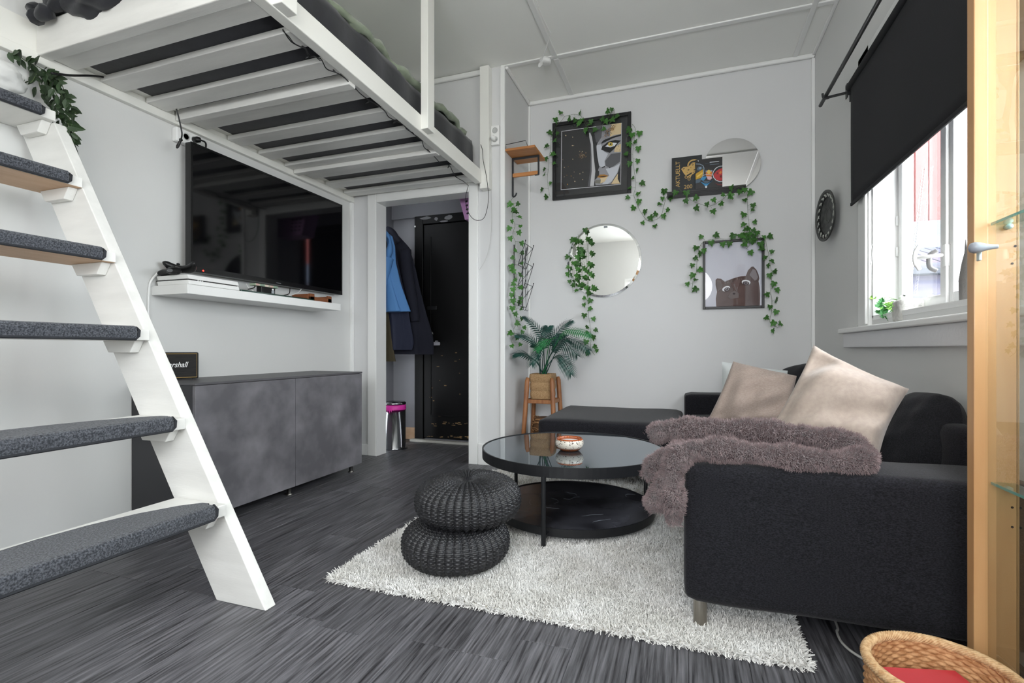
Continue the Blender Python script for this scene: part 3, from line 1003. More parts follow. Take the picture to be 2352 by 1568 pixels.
# ------------------------------------------------------------------ sideboard and speaker
sbx = -2.20
c0, c1 = at(448, 878.1, x=sbx), at(831.4, 854.1, x=sbx)
sz1 = (c0.z + c1.z) / 2
sdb = thing('sideboard', 'low grey concrete look sideboard with two doors below the television', 'sideboard', (-2.42, (c0.y + c1.y) / 2, 0))
obj('carcass', MB().box(LX + .004, sbx - .02, c0.y, c1.y, .058, sz1 - .012), CARC, sdb, bevel=.002)
obj('top', MB().box(LX + .004, sbx + .002, c0.y - .002, c1.y + .002, sz1 - .012, sz1), mat('grey_sideboard_top', '58575a', .45), sdb, bevel=.002)
ym = (c0.y + c1.y) / 2
obj('door', MB().box(sbx - .0195, sbx, c0.y + .002, ym - .0015, .055, sz1 - .014), CONC, sdb, bevel=.0015)
obj('door', MB().box(sbx - .0195, sbx, ym + .0015, c1.y - .002, .055, sz1 - .014), CONC, sdb, bevel=.0015)
for lx in (sbx - .05, LX + .06):
    for ly in (c0.y + .06, ym, c1.y - .06):
        obj('leg', MB().lathe([(0, 0), (.02, 0), (.02, .005), (.013, .008), (.013, .058), (0, .058)], (lx, ly, 0), 14), CHROME, sdb, smooth=True)
pr, pl_ = Vector((-2.492, 1.985, 0)), Vector((-2.612, 1.80, 0))
dx = (pr - pl_).normalized()
nx = Vector((-dx.y, dx.x, 0))
if nx.x < 0:
    nx = -nx
nb = -nx
spk = thing('speaker', 'small black speaker with gold piping and white script on the sideboard', 'speaker', (pr.x - .06, 1.89, sz1))
h = .145
L = (pr - pl_).length


def spq(u, w, z):
    v = pl_ + dx * u + nb * w
    return (v.x, v.y, sz1 + z)


def spbox(u0, u1, w0, w1, za, zb):
    return MB().prism([spq(u0, w0, za), spq(u1, w0, za), spq(u1, w1, za), spq(u0, w1, za)], (0, 0, zb - za))


obj('cabinet', spbox(0, L, 0, .065, .004, h), mat('black_vinyl', '151516', .6, bump=.3, bscale=300), spk, bevel=.006)
obj('grille', spbox(.012, L - .012, -.003, .001, .014, h - .011), mat('black_grille_cloth', '1c1b1b', .85, col2='2b2927', scale=90, stretch=(.2, .2, 6)), spk)
m = MB()
m.tube([spq(.008, -.001, .011), spq(L - .008, -.001, .011), spq(L - .008, -.001, h - .008), spq(.008, -.001, h - .008)], .0018, 6, closed=True)
obj('gold_piping', m, mat('gold_piping', 'b08d4a', .4), spk)
m = MB()
for u in (.02, L - .02):
    m.add(*[([spq(u - .008, .01, 0), spq(u + .008, .01, 0), spq(u + .008, .03, 0), spq(u - .008, .03, 0), spq(u - .008, .01, .0045), spq(u + .008, .01, .0045), spq(u + .008, .03, .0045), spq(u - .008, .03, .0045)]),
            [(0, 1, 5, 4), (1, 2, 6, 5), (2, 3, 7, 6), (3, 0, 4, 7), (4, 5, 6, 7)]])
obj('foot', m, BPLAST, spk)
text('lettering', 'Marshall', .040, Vector(spq(.058, -.0036, .066)), (PI / 2, 0, math.atan2(dx.y, dx.x)), WPLAST, spk, shear=.35, bold=.0003, sx=.82)

# ------------------------------------------------------------------ coffee table
tc, tz = Vector((-.55, 2.545, 0)), .365
tab = thing('coffee_table', 'round black coffee table with dark mirror top and stone lower shelf', 'table', tc)
R1, R2 = .47, .405
obj('rim', MB().lathe([(R1 - .012, tz - .045), (R1, tz - .045), (R1 + .001, tz + .003), (R1 - .006, tz + .003), (R1 - .006, tz - .004), (0, tz - .004)], tc, 96), BLACKM, tab, smooth=False)
obj('glass_top', MB().lathe([(0, tz - .004), (R1 - .0065, tz - .004), (R1 - .0065, tz), (0, tz)], tc, 96), mat('dark_mirror_glass', '75818a', .015, metal=.86), tab)
STONE = mat('black_stone', '1d1d21', .34, col2='55565e', scale=5, detail=9, lo=.42, hi=.8, rough2=.2)
obj('lower_shelf', MB().lathe([(0, .058), (R2, .058), (R2, .078), (0, .078)], tc, 80), STONE, tab)
obj('lower_rim', MB().lathe([(R2 + .0005, .045), (R2 + .006, .045), (R2 + .006, .082), (R2 + .0005, .082)], tc, 80), BLACKM, tab)
VEIN = mat('pale_stone_vein', '8f969e', .4)
m = MB()
for k in range(9):
    a0 = random.uniform(0, 6.28)
    r0 = random.uniform(.1, .36)
    p = tc + Vector((r0 * math.cos(a0), r0 * math.sin(a0), .0782))
    d = Vector((random.uniform(-1, 1), random.uniform(-1, 1), 0)).normalized()
    q = [p]
    for j in range(6):
        d = (d + Vector((random.gauss(0, .4), random.gauss(0, .4), 0))).normalized()
        q.append(q[-1] + d * random.uniform(.01, .025))
    q = [w for w in q if (w - tc).xy.length < R2 - .01]
    if len(q) > 2:
        m.tube(q, [.0003] + [random.uniform(.0004, .0012) for _ in q[2:]] + [.0002], 4)
obj('veins', m, VEIN, tab)
for a in (-93.5, 42, 148):
    a = math.radians(a)
    q = tc + Vector(((R1 - .004) * math.cos(a), (R1 - .004) * math.sin(a), 0))
    r = tc + Vector(((R2 + .004) * math.cos(a), (R2 + .004) * math.sin(a), .06))
    obj('leg', MB().tube([q + Vector((0, 0, .012)), q + Vector((0, 0, tz - .04))], .0105, 12).bar(q + Vector((0, 0, .055)), r, .014, .014).tube([q + Vector((0, 0, .0095)), q + Vector((0, 0, .016))], .0125, 12), BLACKM, tab, smooth=False)

bp_ = at(1302, 1039, z=tz)
bc = Vector((bp_.x, bp_.y + .06, tz + .0003))
bowl = thing('candle_bowl', 'speckled cream stoneware bowl with brown rim holding a candle', 'bowl', bc)
BW = bpy.data.materials.new('speckled_glaze')
BW.use_nodes = True
nt = BW.node_tree
bs = nt.nodes['Principled BSDF']
bs.inputs['Roughness'].default_value = .22
tcn = nt.nodes.new('ShaderNodeTexCoord')
sep = nt.nodes.new('ShaderNodeSeparateXYZ')
nt.links.new(tcn.outputs['Object'], sep.inputs[0])
rp = nt.nodes.new('ShaderNodeValToRGB')
mr = nt.nodes.new('ShaderNodeMapRange')
mr.inputs['From Max'].default_value = .062
nt.links.new(sep.outputs['Z'], mr.inputs['Value'])
nt.links.new(mr.outputs[0], rp.inputs[0])
els = rp.color_ramp.elements
els[0].position, els[0].color = 0, lin('5b2a14')
els[1].position, els[1].color = .93, lin('a8501e')
for pos, c_ in ((.20, '7d4526'), (.34, 'd3c9bb'), (.80, 'dcd5c9'), (.87, 'd3c9bb')):
    e = els.new(pos)
    e.color = lin(c_)
vo = nt.nodes.new('ShaderNodeTexVoronoi')
vo.inputs['Scale'].default_value = 105
nt.links.new(tcn.outputs['Object'], vo.inputs['Vector'])
lt = nt.nodes.new('ShaderNodeMath')
lt.operation = 'LESS_THAN'
lt.inputs[1].default_value = .30
nt.links.new(vo.outputs['Distance'], lt.inputs[0])
mx = nt.nodes.new('ShaderNodeMix')
mx.data_type = 'RGBA'
nt.links.new(lt.outputs[0], mx.inputs[0])
nt.links.new(rp.outputs[0], mx.inputs[6])
mx.inputs[7].default_value = lin('4a3a30')
nt.links.new(mx.outputs[2], bs.inputs['Base Color'])
obj('bowl', MB().lathe([(0, 0), (.044, 0), (.052, .006), (.066, .022), (.071, .036), (.069, .05), (.064, .061), (.061, .062), (.058, .060), (.060, .045), (0, .045)], bc, 48), BW, bowl, smooth=True)
obj('glazed_lip', MB().lathe([(.0605, .046), (.0645, .0615), (.0625, .0632), (.0590, .0615), (.0580, .046)], bc, 48), mat('burnt_orange_glaze', '9a4717', .2), bowl, smooth=True)
obj('wax', MB().lathe([(0, .046), (.058, .046), (.058, .048), (0, .0485)], bc, 40), mat('white_wax', 'e8e5e2', .5), bowl)


# ------------------------------------------------------------------ wicker poufs
def pouf_mesh():
    NU, NV, n = 480, 280, 40
    R, Hh = .214, .176
    P = []
    u = np.arange(NU) / NU * 2 * PI
    prof = []
    for j in range(NV):
        t = j / (NV - 1)
        a = -PI / 2 + PI * t
        r = R * (abs(math.cos(a)) ** .62)
        z = Hh / 2 + Hh / 2 * (abs(math.sin(a)) ** .80) * (1 if a > 0 else -1)
        if a > 0:
            z -= .016 * math.exp(-(r / .035) ** 2)
        prof.append((max(r, .003), z))
    V = np.zeros((NU, NV, 3))
    rows = 0.0
    acc = [0.0]
    for j in range(1, NV):
        acc.append(acc[-1] + math.hypot(prof[j][0] - prof[j - 1][0], prof[j][1] - prof[j - 1][1]))
    acc = np.array(acc)
    pitch = .0070
    for j, (r, z) in enumerate(prof):
        j0, j1 = max(j - 1, 0), min(j + 1, NV - 1)
        tr, tz_ = prof[j1][0] - prof[j0][0], prof[j1][1] - prof[j0][1]
        l = math.hypot(tr, tz_) + 1e-9
        nr, nz = tz_ / l, -tr / l
        k = acc[j] / pitch
        fr = k - math.floor(k)
        strand = math.sqrt(max(0, 1 - (2 * fr - 1) ** 2))
        par = 1 if int(k) % 2 else -1
        f = min(1, r / .10)
        rib = np.abs(np.cos(n * u / 2)) ** .7 * .0095 * f - (1 - f) * .001
        wv = (.0022 * strand + .0013 * par * np.cos(n * u)) * min(1, r / .05)
        d = rib + wv - .008
        V[:, j, 0] = (r + d * nr) * np.cos(u)
        V[:, j, 1] = (r + d * nr) * np.sin(u)
        V[:, j, 2] = z + d * nz
    V[:, :, 2] -= V[:, :, 2].min()
    I = np.arange(NU)[:, None] * NV + np.arange(NV - 1)[None, :]
    I2 = np.roll(np.arange(NU), -1)[:, None] * NV + np.arange(NV - 1)[None, :]
    Q = np.stack([I, I2, I2 + 1, I + 1], -1).reshape(-1, 4)
    return V.reshape(-1, 3), Q


RZ = .016      # top of the rug pile pressed under furniture
V, Q = pouf_mesh()
pA = (-.87, 1.815, RZ)
pouf = arrays('wicker_pouf', V + np.array(pA), Q, WICK, None, loc=pA, label='lower black wicker pouf standing on the white rug', category='pouf', group='stacked wicker poufs')
pouf2 = pouf.copy()
pB = (-.836, 1.862, RZ + .160)
pouf2.location = pB
WL[pouf2.name] = Vector(pB)
pouf2.rotation_euler = (math.radians(1.5), math.radians(-1.5), .7)
pouf2['label'] = 'upper black wicker pouf stacked on top of the other pouf'
COL.objects.link(pouf2)

# ------------------------------------------------------------------ rug
rug = thing('rug', 'cream shaggy rectangular rug on the dark plank floor', 'rug', (-.475, 2.68, 0))
obj('backing', MB().box(-1.268, .318, 1.545, 3.82, .0, .009), RUGB, rug, bevel=.003)
g = np.random.default_rng(5)


def rugpts(n, x0, x1, y0, y1):
    return np.stack([g.uniform(x0, x1, n), g.uniform(y0, y1, n), np.full(n, .008)], 1)


Pn = np.concatenate([rugpts(80000, -1.265, .315, 1.55, 2.10), rugpts(56000, -1.265, .315, 2.10, 2.75), rugpts(14000, -1.265, .1, 2.75, 3.45)])
Nn = np.tile(np.array([[0, 0, 1.0]]), (len(Pn), 1))
V, Q = blades(Pn, Nn, .019, .0017, .45, .8, 3)
V[:, 2] = np.maximum(V[:, 2], .002)
arrays('pile', V, Q, PILE, rug, kind='stuff')
ne = 2600
e = np.concatenate([np.stack([g.uniform(-1.27, .32, ne), np.full(ne, 1.547), g.uniform(.003, .009, ne)], 1), np.stack([np.full(1700, -1.268), g.uniform(1.545, 3.3, 1700), g.uniform(.003, .009, 1700)], 1),
                    np.stack([np.full(500, .318), g.uniform(1.545, 2.2, 500), g.uniform(.003, .009, 500)], 1)])
nrm = np.concatenate([np.tile([[0, -1.0, .35]], (ne, 1)), np.tile([[-1.0, 0, .35]], (1700, 1)), np.tile([[1.0, 0, .35]], (500, 1))])
V, Q = blades(e, nrm, .026, .0024, .45, .7, 4)
V[:, 2] = np.maximum(V[:, 2], .0015)
arrays('fringe', V, Q, PILE, rug, kind='stuff')


# ------------------------------------------------------------------ sofa, ottoman
def soft_box(x0, x1, y0, y1, z0, z1, r=.04, n=10, puff=.0, seed=0, wav=.004):
    """upholstered block: rounded, subdivided box with slight puffiness"""
    g_ = random.Random(seed)
    ph = [g_.uniform(0, 6) for _ in range(6)]
    bm = bmesh.new()
    bmesh.ops.create_cube(bm, size=1)
    bmesh.ops.subdivide_edges(bm, edges=bm.edges[:], cuts=n, use_grid_fill=True)
    c = Vector(((x0 + x1) / 2, (y0 + y1) / 2, (z0 + z1) / 2))
    h = Vector(((x1 - x0) / 2, (y1 - y0) / 2, (z1 - z0) / 2))
    mb = MB()
    vs = []
    for v in bm.verts:
        q = Vector([2 * t for t in v.co])
        # denser near edges
        q = Vector([math.copysign(abs(t) ** .6, t) for t in q])
        p = Vector([q[i] * h[i] for i in range(3)])
        inner = Vector([max(-(h[i] - r), min(h[i] - r, p[i])) for i in range(3)])
        d = p - inner
        if d.length > 1e-9:
            d = d.normalized() * r
        pf = puff * (1 - q.x ** 2) * (1 - q.y ** 2) if q.z > .2 else 0
        w = wav * (math.sin(p.x * 9 + ph[0]) * math.sin(p.y * 8 + ph[1]) + .6 * math.sin(p.x * 17 + p.y * 13 + p.z * 11 + ph[2]))
        vs.append(c + inner + d + (d.normalized() * w if d.length > 1e-9 else Vector((0, 0, 0))) + Vector((0, 0, pf)))
    bm.verts.index_update()
    fs = [tuple(v.index for v in f.verts) for f in bm.faces]
    bm.free()
    return mb.add(vs, fs)


sofa = thing('sofa', 'large charcoal fabric sofa along the window wall', 'sofa', (.44, 2.8, 0))
obj('near_armrest', soft_box(.0, .868, 1.605, 1.865, .105, .524, .026, 14, .012, 1, .003), SOFA, sofa, smooth=True)
obj('far_armrest', soft_box(.0, .868, 3.84, 4.075, .105, .548, .03, 10, .004, 2, .002), SOFA, sofa, smooth=True)
obj('backrest', soft_box(.785, .868, 1.87, 3.835, .105, .635, .03, 10, .004, 3, .002), SOFA, sofa, smooth=True)
obj('base', MB().box(.012, .785, 1.866, 3.84, .105, .275), SOFA, sofa, bevel=.012)
obj('seat_cushion', soft_box(.006, .783, 1.87, 2.85, .277, .405, .04, 10, .02, 4, .003), SOFA, sofa, smooth=True)
obj('seat_cushion', soft_box(.006, .783, 2.853, 3.836, .277, .405, .04, 10, .02, 5, .003), SOFA, sofa, smooth=True)
for lx, ly in ((.047, 1.666), (.80, 1.69), (.047, 3.99), (.80, 3.99)):
    obj('leg', MB().lathe([(0, .010 if (lx, ly) == (.047, 1.666) else 0), (.0205, .010 if (lx, ly) == (.047, 1.666) else 0), (.0205, .108), (0, .108)], (lx, ly, 0), 20), mat('satin_nickel', 'b8b2a9', .3, metal=1), sofa, smooth=False)
ott = thing('ottoman', 'charcoal fabric ottoman standing between sofa seat and plant stand', 'ottoman', (-.47, 3.6, 0))
obj('cushion', soft_box(-.925, -.012, 3.17, 4.045, .285, .412, .035, 12, .012, 6, .002), SOFA, ott, smooth=True)
obj('base', MB().box(-.905, -.03, 3.19, 4.03, .105, .29), SOFA, ott, bevel=.012)
for lx in (-.85, -.08):
    for ly in (3.25, 3.96):
        obj('leg', MB().lathe([(0, .0095 if ly < 3.8 else 0), (.02, .0095 if ly < 3.8 else 0), (.02, .108), (0, .108)], (lx, ly, 0), 16), MATS['satin_nickel'], ott)

# cushions
bq = [at(1868, 789, y=2.16), at(2092, 892, y=2.02), at(2012, 1092, y=1.90), at(1745, 1015, y=2.05)]
big = pillow(bq, .20, 44, 44, seed=4, wr=.042, pinch=.11, flip=1)
obj('scatter_cushion', big, SATIN, None, smooth=True, label='large beige cushion standing on its corner behind the fur throw', category='cushion')
p1 = [at(1683, 828, y=3.42), at(1832, 862, y=3.35), at(1815, 985, y=3.20), at(1622, 968, y=3.30)]
obj('scatter_cushion', pillow(p1, .20, 40, 40, seed=9, wr=.035, pinch=.06), LINEN, None, smooth=True, label='taupe linen cushion leaning at the far end of the sofa seat', category='cushion')
p2_ = [at(1657, 829, y=3.56), at(1811, 850, y=3.52), at(1805, 960, y=3.40), at(1652, 965, y=3.45)]
obj('scatter_cushion', pillow(p2_, .10, 24, 24, seed=12, wr=.01, pinch=.05), WHITEC, None, smooth=True, label='white cushion mostly hidden behind the taupe linen cushion', category='cushion')
p3 = [at(1790, 848, y=3.72), at(1900, 826, y=3.45), at(1905, 960, y=3.25), at(1790, 965, y=3.55)]
obj('back_cushion', pillow(p3, .16, 26, 26, seed=20, wr=.01, pinch=.0, rc=.16), SOFA2, None, smooth=True, label='charcoal back cushion peeking up behind the taupe linen cushion', category='cushion')
p4 = [at(2080, 903, y=2.27), at(2214, 908, y=1.995), at(2205, 1090, y=1.945), at(1985, 1090, y=2.17)]
obj('back_cushion', pillow(p4, .15, 30, 30, seed=23, wr=.012, pinch=.0, rc=.16), SOFA2, None, smooth=True, label='charcoal back cushion by the near armrest right of the beige cushion', category='cushion')


# fur throw
def furtube(path, rad, k, ell=(1, 1), seed=0, n=22):
    g_ = random.Random(seed)
    pts = smoothpath(path, k)
    N = len(pts)
    a_, b_ = g_.uniform(0, 6), g_.uniform(0, 6)
    R = []
    for i in range(N):
        t = i / (N - 1)
        e = min(1, (min(t, 1 - t) * N / 7) + .25) ** .6
        R.append(rad * e * (1 + .20 * math.sin(i * .50 + a_) + .08 * math.sin(i * 1.37 + b_)))
    return pts, R


tA = [(-.03, 1.615, .345), (-.034, 1.615, .40), (-.036, 1.618, .47), (-.022, 1.63, .53), (.03, 1.645, .560), (.12, 1.648, .565), (.22, 1.648, .560), (.33, 1.645, .553), (.43, 1.648, .552), (.49, 1.675, .562), (.475, 1.735, .584),
      (.38, 1.772, .602), (.25, 1.78, .610), (.12, 1.785, .612), (.0, 1.785, .604), (-.07, 1.79, .592), (-.105, 1.79, .576)]
tB = [(.03, 1.70, .555), (-.03, 1.695, .540), (-.08, 1.69, .505), (-.115, 1.68, .462)]
tC = [(-.03, 1.622, .49), (-.062, 1.625, .45), (-.084, 1.625, .405), (-.085, 1.622, .375)]
tD = [(.02, 1.70, .535), (.15, 1.70, .536), (.3, 1.70, .535), (.42, 1.695, .54)]
fm = MB()
PP, NN = [], []
for path, rad, k in ((tA, .031, 7), (tB, .028, 6), (tC, .028, 6), (tD, .022, 6)):
    pts, R = furtube(path, rad, k, seed=int(rad * 1000) + len(path))
    before = len(fm.v)
    fm.tube(pts, R, 18)
    Vv = np.array(fm.v[before:])
    C_ = np.repeat(np.array([tuple(p) for p in pts]), 18, axis=0)
    Nv = Vv - C_
    Nv /= np.linalg.norm(Nv, axis=1)[:, None]
    PP.append(Vv)
    NN.append(Nv)
thr = thing('fur_throw', 'folded mauve brown fur throw draped over the near sofa armrest', 'throw', (.2, 1.69, .525))
obj('blanket', fm, FURD, thr, smooth=True)
PP, NN = np.concatenate(PP), np.concatenate(NN)
idx = g.integers(0, len(PP), 130000)
jit = g.normal(0, .006, (130000, 3))
Pj = PP[idx] + jit - NN[idx] * (np.sum(jit * NN[idx], 1)[:, None]) - NN[idx] * .003
Nj = NN[idx] * .8 + np.array([[.05, -.35, -.15]]) + g.normal(0, .12, (130000, 3))
# combed in tufts
cell = np.floor(Pj / .012).astype(int)
hsh = (cell[:, 0] * 73856093 ^ cell[:, 1] * 19349663 ^ cell[:, 2] * 83492791) % 997
tuft = np.random.default_rng(2).normal(0, .22, (997, 3))
Nj += tuft[hsh]
Nj /= np.linalg.norm(Nj, axis=1)[:, None]
V, Q = blades(Pj, Nj, .0125, .0006, .10, .25, 8)
arrays('fur', V, Q, FUR, thr, kind='stuff')
a, b = at(1522, 1160, y=1.62), at(1506, 1176, y=1.62)
obj('care_tag', MB().prism([a + Vector((-.004, 0, 0)), a + Vector((.004, 0, 0)), b + Vector((.003, 0, 0)), b + Vector((-.006, 0, 0))], (0, .001, 0)), WPLAST, thr)

# ------------------------------------------------------------------ plant stand, palm
pcx, pcy = -1.06, 3.80
st = thing('plant_stand', 'four legged wooden plant stand beside the ottoman', 'plant stand', (pcx, pcy, 0))
for i, j in ((-1, -1), (1, -1), (-1, 1), (1, 1)):
    P = [Vector((pcx + i * .135, pcy + j * .135, .0)), Vector((pcx + i * .118, pcy + j * .118, .30)), Vector((pcx + i * .100, pcy + j * .100, .63)), Vector((pcx + i * .097, pcy + j * .097, .655))]
    obj('leg', MB().tube(P, [.017, .018, .019, .012], 10), STANDW, st, smooth=True)
for a, b in (((-1, -1), (1, -1)), ((-1, 1), (1, 1)), ((-1, -1), (-1, 1)), ((1, -1), (1, 1))):
    for z, k in ((.47, .105), (.145, .125)):
        obj('crossbar', MB().bar((pcx + a[0] * k, pcy + a[1] * k, z), (pcx + b[0] * k, pcy + b[1] * k, z), .018, .03), STANDW, st, bevel=.003)
obj('shelf', MB().box(pcx - .115, pcx + .115, pcy - .115, pcy + .115, .155, .168), STANDW, st, bevel=.003)
pot = thing('potted_palm', 'artificial palm with dark and bright fronds in woven square basket', 'plant', (pcx, pcy, .486))


def basketring(z0, z1, r0, r1, n=40, rows=6):
    P = []
    for k in range(n):
        a = 2 * PI * k / n
        sq = 1 / max(abs(math.cos(a)), abs(math.sin(a))) ** .75
        col = []
        for j in range(rows + 1):
            t = j / rows
            r = (r0 + (r1 - r0) * t) * sq + .007 * math.sin(PI * t)
            col.append((pcx + r * math.cos(a), pcy + r * math.sin(a), z0 + (z1 - z0) * t))
        P.append(col)
    return MB().grid(P, cu=True)


for k in range(3):
    z = .487 + .0655 * k
    obj('woven_band', basketring(z, z + .065, .083 + .003 * k, .085 + .003 * k), SISAL, pot, smooth=True)
obj('basket_floor', MB().box(pcx - .07, pcx + .07, pcy - .07, pcy + .07, .486, .50), SISAL, pot)
obj('soil', MB().lathe([(0, .66), (.078, .66), (.078, .668), (0, .672)], (pcx, pcy, 0), 20), mat('dark_soil', '1a1715', .95), pot)


def frond(base, mid, tip, L, w, m_, n=15, droop=.35, side=None):
    pts = smoothpath([base, base.lerp(mid, .5) + Vector((0, 0, .03)), mid, mid.lerp(tip, .55) + Vector((0, 0, .02)), tip], 8)
    mb = MB()
    N = len(pts)
    mb.tube(pts, [.0042 * (1 - .75 * i / N) for i in range(N)], 5)
    st0 = int(N * .42)
    for q in range(n):
        i = st0 + (N - 1 - st0) * q / (n - 1)
        a = int(i)
        p = pts[a].lerp(pts[min(a + 1, N - 1)], i - a)
        d = (pts[min(a + 1, N - 1)] - pts[max(a - 1, 0)]).normalized()
        s = d.cross(side or Vector((0, -.55, .85))).normalized()
        t = q / (n - 1)
        ll = L * (.55 + .9 * t * (1 - t) * 2) * (1 if t < .9 else .8)
        for sg in (1, -1):
            dr = (s * sg * (1 - .45 * t) + d * (.45 + .6 * t)).normalized()
            e1 = p + dr * ll * .5 + Vector((0, 0, -droop * ll * .10))
            e2 = p + dr * ll + Vector((0, 0, -droop * ll * .55))
            nn_ = dr.cross(s.cross(d)).normalized()
            mb.add([p - d * w * .35, p + d * w * .35, e1 - d * w * .5, e1 + d * w * .5, e2], [(0, 1, 3, 2), (2, 3, 4)])
    tp = pts[-1]
    d = (pts[-1] - pts[-3]).normalized()
    return obj('frond', mb, m_, pot, smooth=False)


B0 = Vector((pcx + .0, pcy, .665))
for (mx_, my_, myy), (tx_, ty_, tyy), LL, mm in (
        ((1247, 775, 3.80), (1206, 728, 3.72), .075, PALM), ((1232, 790, 3.72), (1190, 768, 3.62), .10, PALM), ((1222, 822, 3.70), (1184, 812, 3.60), .10, PALM),
        ((1262, 780, 3.66), (1233, 802, 3.50), .085, PALM2), ((1268, 782, 3.80), (1308, 738, 3.78), .11, PALM), ((1296, 762, 3.70), (1354, 768, 3.62), .095, PALM2),
        ((1298, 778, 3.78), (1352, 803, 3.72), .10, PALM), ((1286, 785, 3.66), (1325, 815, 3.52), .105, PALM), ((1284, 815, 3.66), (1311, 858, 3.58), .09, PALM),
        ((1250, 790, 3.88), (1258, 752, 3.95), .09, PALM), ((1240, 800, 3.64), (1222, 835, 3.52), .085, PALM), ((1275, 800, 3.85), (1290, 770, 3.92), .09, PALM)):
    frond(B0 + Vector((random.uniform(-.02, .02), random.uniform(-.02, .02), 0)), at(mx_, my_, y=myy), at(tx_, ty_, y=tyy), LL * 1.08, .0138, mm, 18)

ball = thing('rattan_basket', 'small brown frayed rattan basket on the lower plant stand shelf', 'basket', (pcx + .02, pcy - .02, .1685))
m = MB()
for k in range(70):
    a = random.uniform(0, 2 * PI)
    el = random.uniform(-.3, .3)
    zz = random.uniform(.02, .17)
    rr = .075 + random.uniform(-.006, .01) + .018 * math.sin(PI * zz / .19)
    pts = []
    for j in range(6):
        aa = a + j * .22
        pts.append((pcx + .01 + rr * math.cos(aa), pcy - .02 + rr * math.sin(aa), .170 + max(.004, min(.178, zz + el * .02 * j + random.uniform(-.006, .006)))))
    m.tube(pts, random.uniform(.003, .0055), 5)
obj('strands', m, mat('frayed_rattan', '8a6440', .85, col2='ad8257', scale=90), ball, smooth=True)
obj('body', MB().lathe([(0, .1690), (.062, .1690), (.084, .25), (.07, .33), (.06, .34), (0, .33)], (pcx + .01, pcy - .02, 0), 24), mat('rattan_core', '6b4b2f', .9), ball, smooth=True)

# ------------------------------------------------------------------ pictures, mirrors and shelf on the back wall
WYF = BY - .004


def flat(name, layers, parent, pix, y, mats_):
    """flat print: layered polygons in the plane y; layers = [(material index, [(u, v)...])]"""
    mb = MB()
    for k, (mi, pts) in enumerate(layers):
        mb.mi(mi)
        q = [at(*pix(u, v), y=y) for u, v in pts]
        for w in q:
            w.y = y - .00012 * (k + 1)
        # face towards -y
        nrm = Vector((0, 0, 0))
        for i in range(len(q)):
            nrm += q[i].cross(q[(i + 1) % len(q)])
        mb.poly(q if nrm.y < 0 else q[::-1])
    return obj(name, mb, mats_, parent)


def ell(cx, cy, rx, ry, n=16, rot=0):
    return [(cx + rx * math.cos(a) * math.cos(rot) - ry * math.sin(a) * math.sin(rot), cy + rx * math.cos(a) * math.sin(rot) + ry * math.sin(a) * math.cos(rot)) for a in np.linspace(0, 2 * PI, n + 1)[:-1]]


def frame(root, x0, x1, z0, z1, w, d, m_):
    y1 = BY - .003
    y0 = y1 - d
    return obj('frame', MB().box(x0, x0 + w, y0, y1, z0, z1).box(x1 - w, x1, y0, y1, z0, z1).box(x0 + w, x1 - w, y0, y1, z1 - w, z1).box(x0 + w, x1 - w, y0, y1, z0, z0 + w), m_, root, bevel=.002)


# woman's portrait
yA = BY - .012
A = lambda u, v: (1260 + u * .13708, 250 + v * .13708)
tl, tr, br, bl = [at(*A(u, v), y=BY - .025) for u, v in ((70, 232), (1392, 45), (1372, 1408), (58, 1522))]
x0, x1, z0, z1 = (tl.x + bl.x) / 2, (tr.x + br.x) / 2, (bl.z + br.z) / 2, (tl.z + tr.z) / 2
pic = thing('framed_portrait', 'black framed black and gold portrait print wrapped with ivy', 'picture', ((x0 + x1) / 2, BY - .02, z0))
frame(pic, x0, x1, z0, z1, .027, .024, BLACK)
obj('mat_board', MB().box(x0 + .02, x1 - .02, BY - .009, BY - .004, z0 + .02, z1 - .02), mat('charcoal_mat_board', '2b2c2e', .7), pic)
PM = [mat('print_%d' % i, c, .55) for i, c in enumerate(('262628', '97979c', '5a5a5e', 'c6c9d0', 'c2c2c4', '101011', 'd9c39a', 'a9762f', 'e3e4e8', '7a776f', 'cdb24a'))]
dots = []
g2 = random.Random(3)
for u, v, r, c in ((288, 446, 10, 6), (404, 473, 8, 6), (398, 614, 9, 6), (420, 614, 6, 6), (566, 714, 8, 6), (523, 712, 6, 6), (407, 843, 8, 6), (265, 980, 7, 6), (576, 1062, 8, 6), (525, 1088, 7, 6), (378, 1125, 8, 7), (306, 1112, 5, 7),
                   (441, 1215, 10, 6), (572, 1184, 7, 6), (318, 1265, 11, 7), (240, 852, 5, 6), (330, 968, 5, 7), (265, 1140, 5, 6), (430, 1058, 5, 6), (420, 1155, 4, 6)):
    dots.append((c, ell(u, v, r, r, 8)))
for k in range(60):
    u, v = g2.gauss(572, 30), g2.gauss(793, 24)
    dots.append((7 if k % 3 else 6, ell(u, v, 4, 4, 5)))
spk_ = []
for k in range(130):
    t = g2.random()
    u, v = 950 + 160 * t + g2.gauss(0, 28), 480 - 200 * t + g2.gauss(0, 26)
    if u < 1215 and v > 285:
        spk_.append(((5, 7, 7, 9)[k % 4], ell(u, v, g2.uniform(3, 8), g2.uniform(3, 8), 6)))
for k in range(26):
    spk_.append((5, ell(g2.uniform(1060, 1210), g2.uniform(560, 760), g2.uniform(2, 6), g2.uniform(2, 6), 5)))
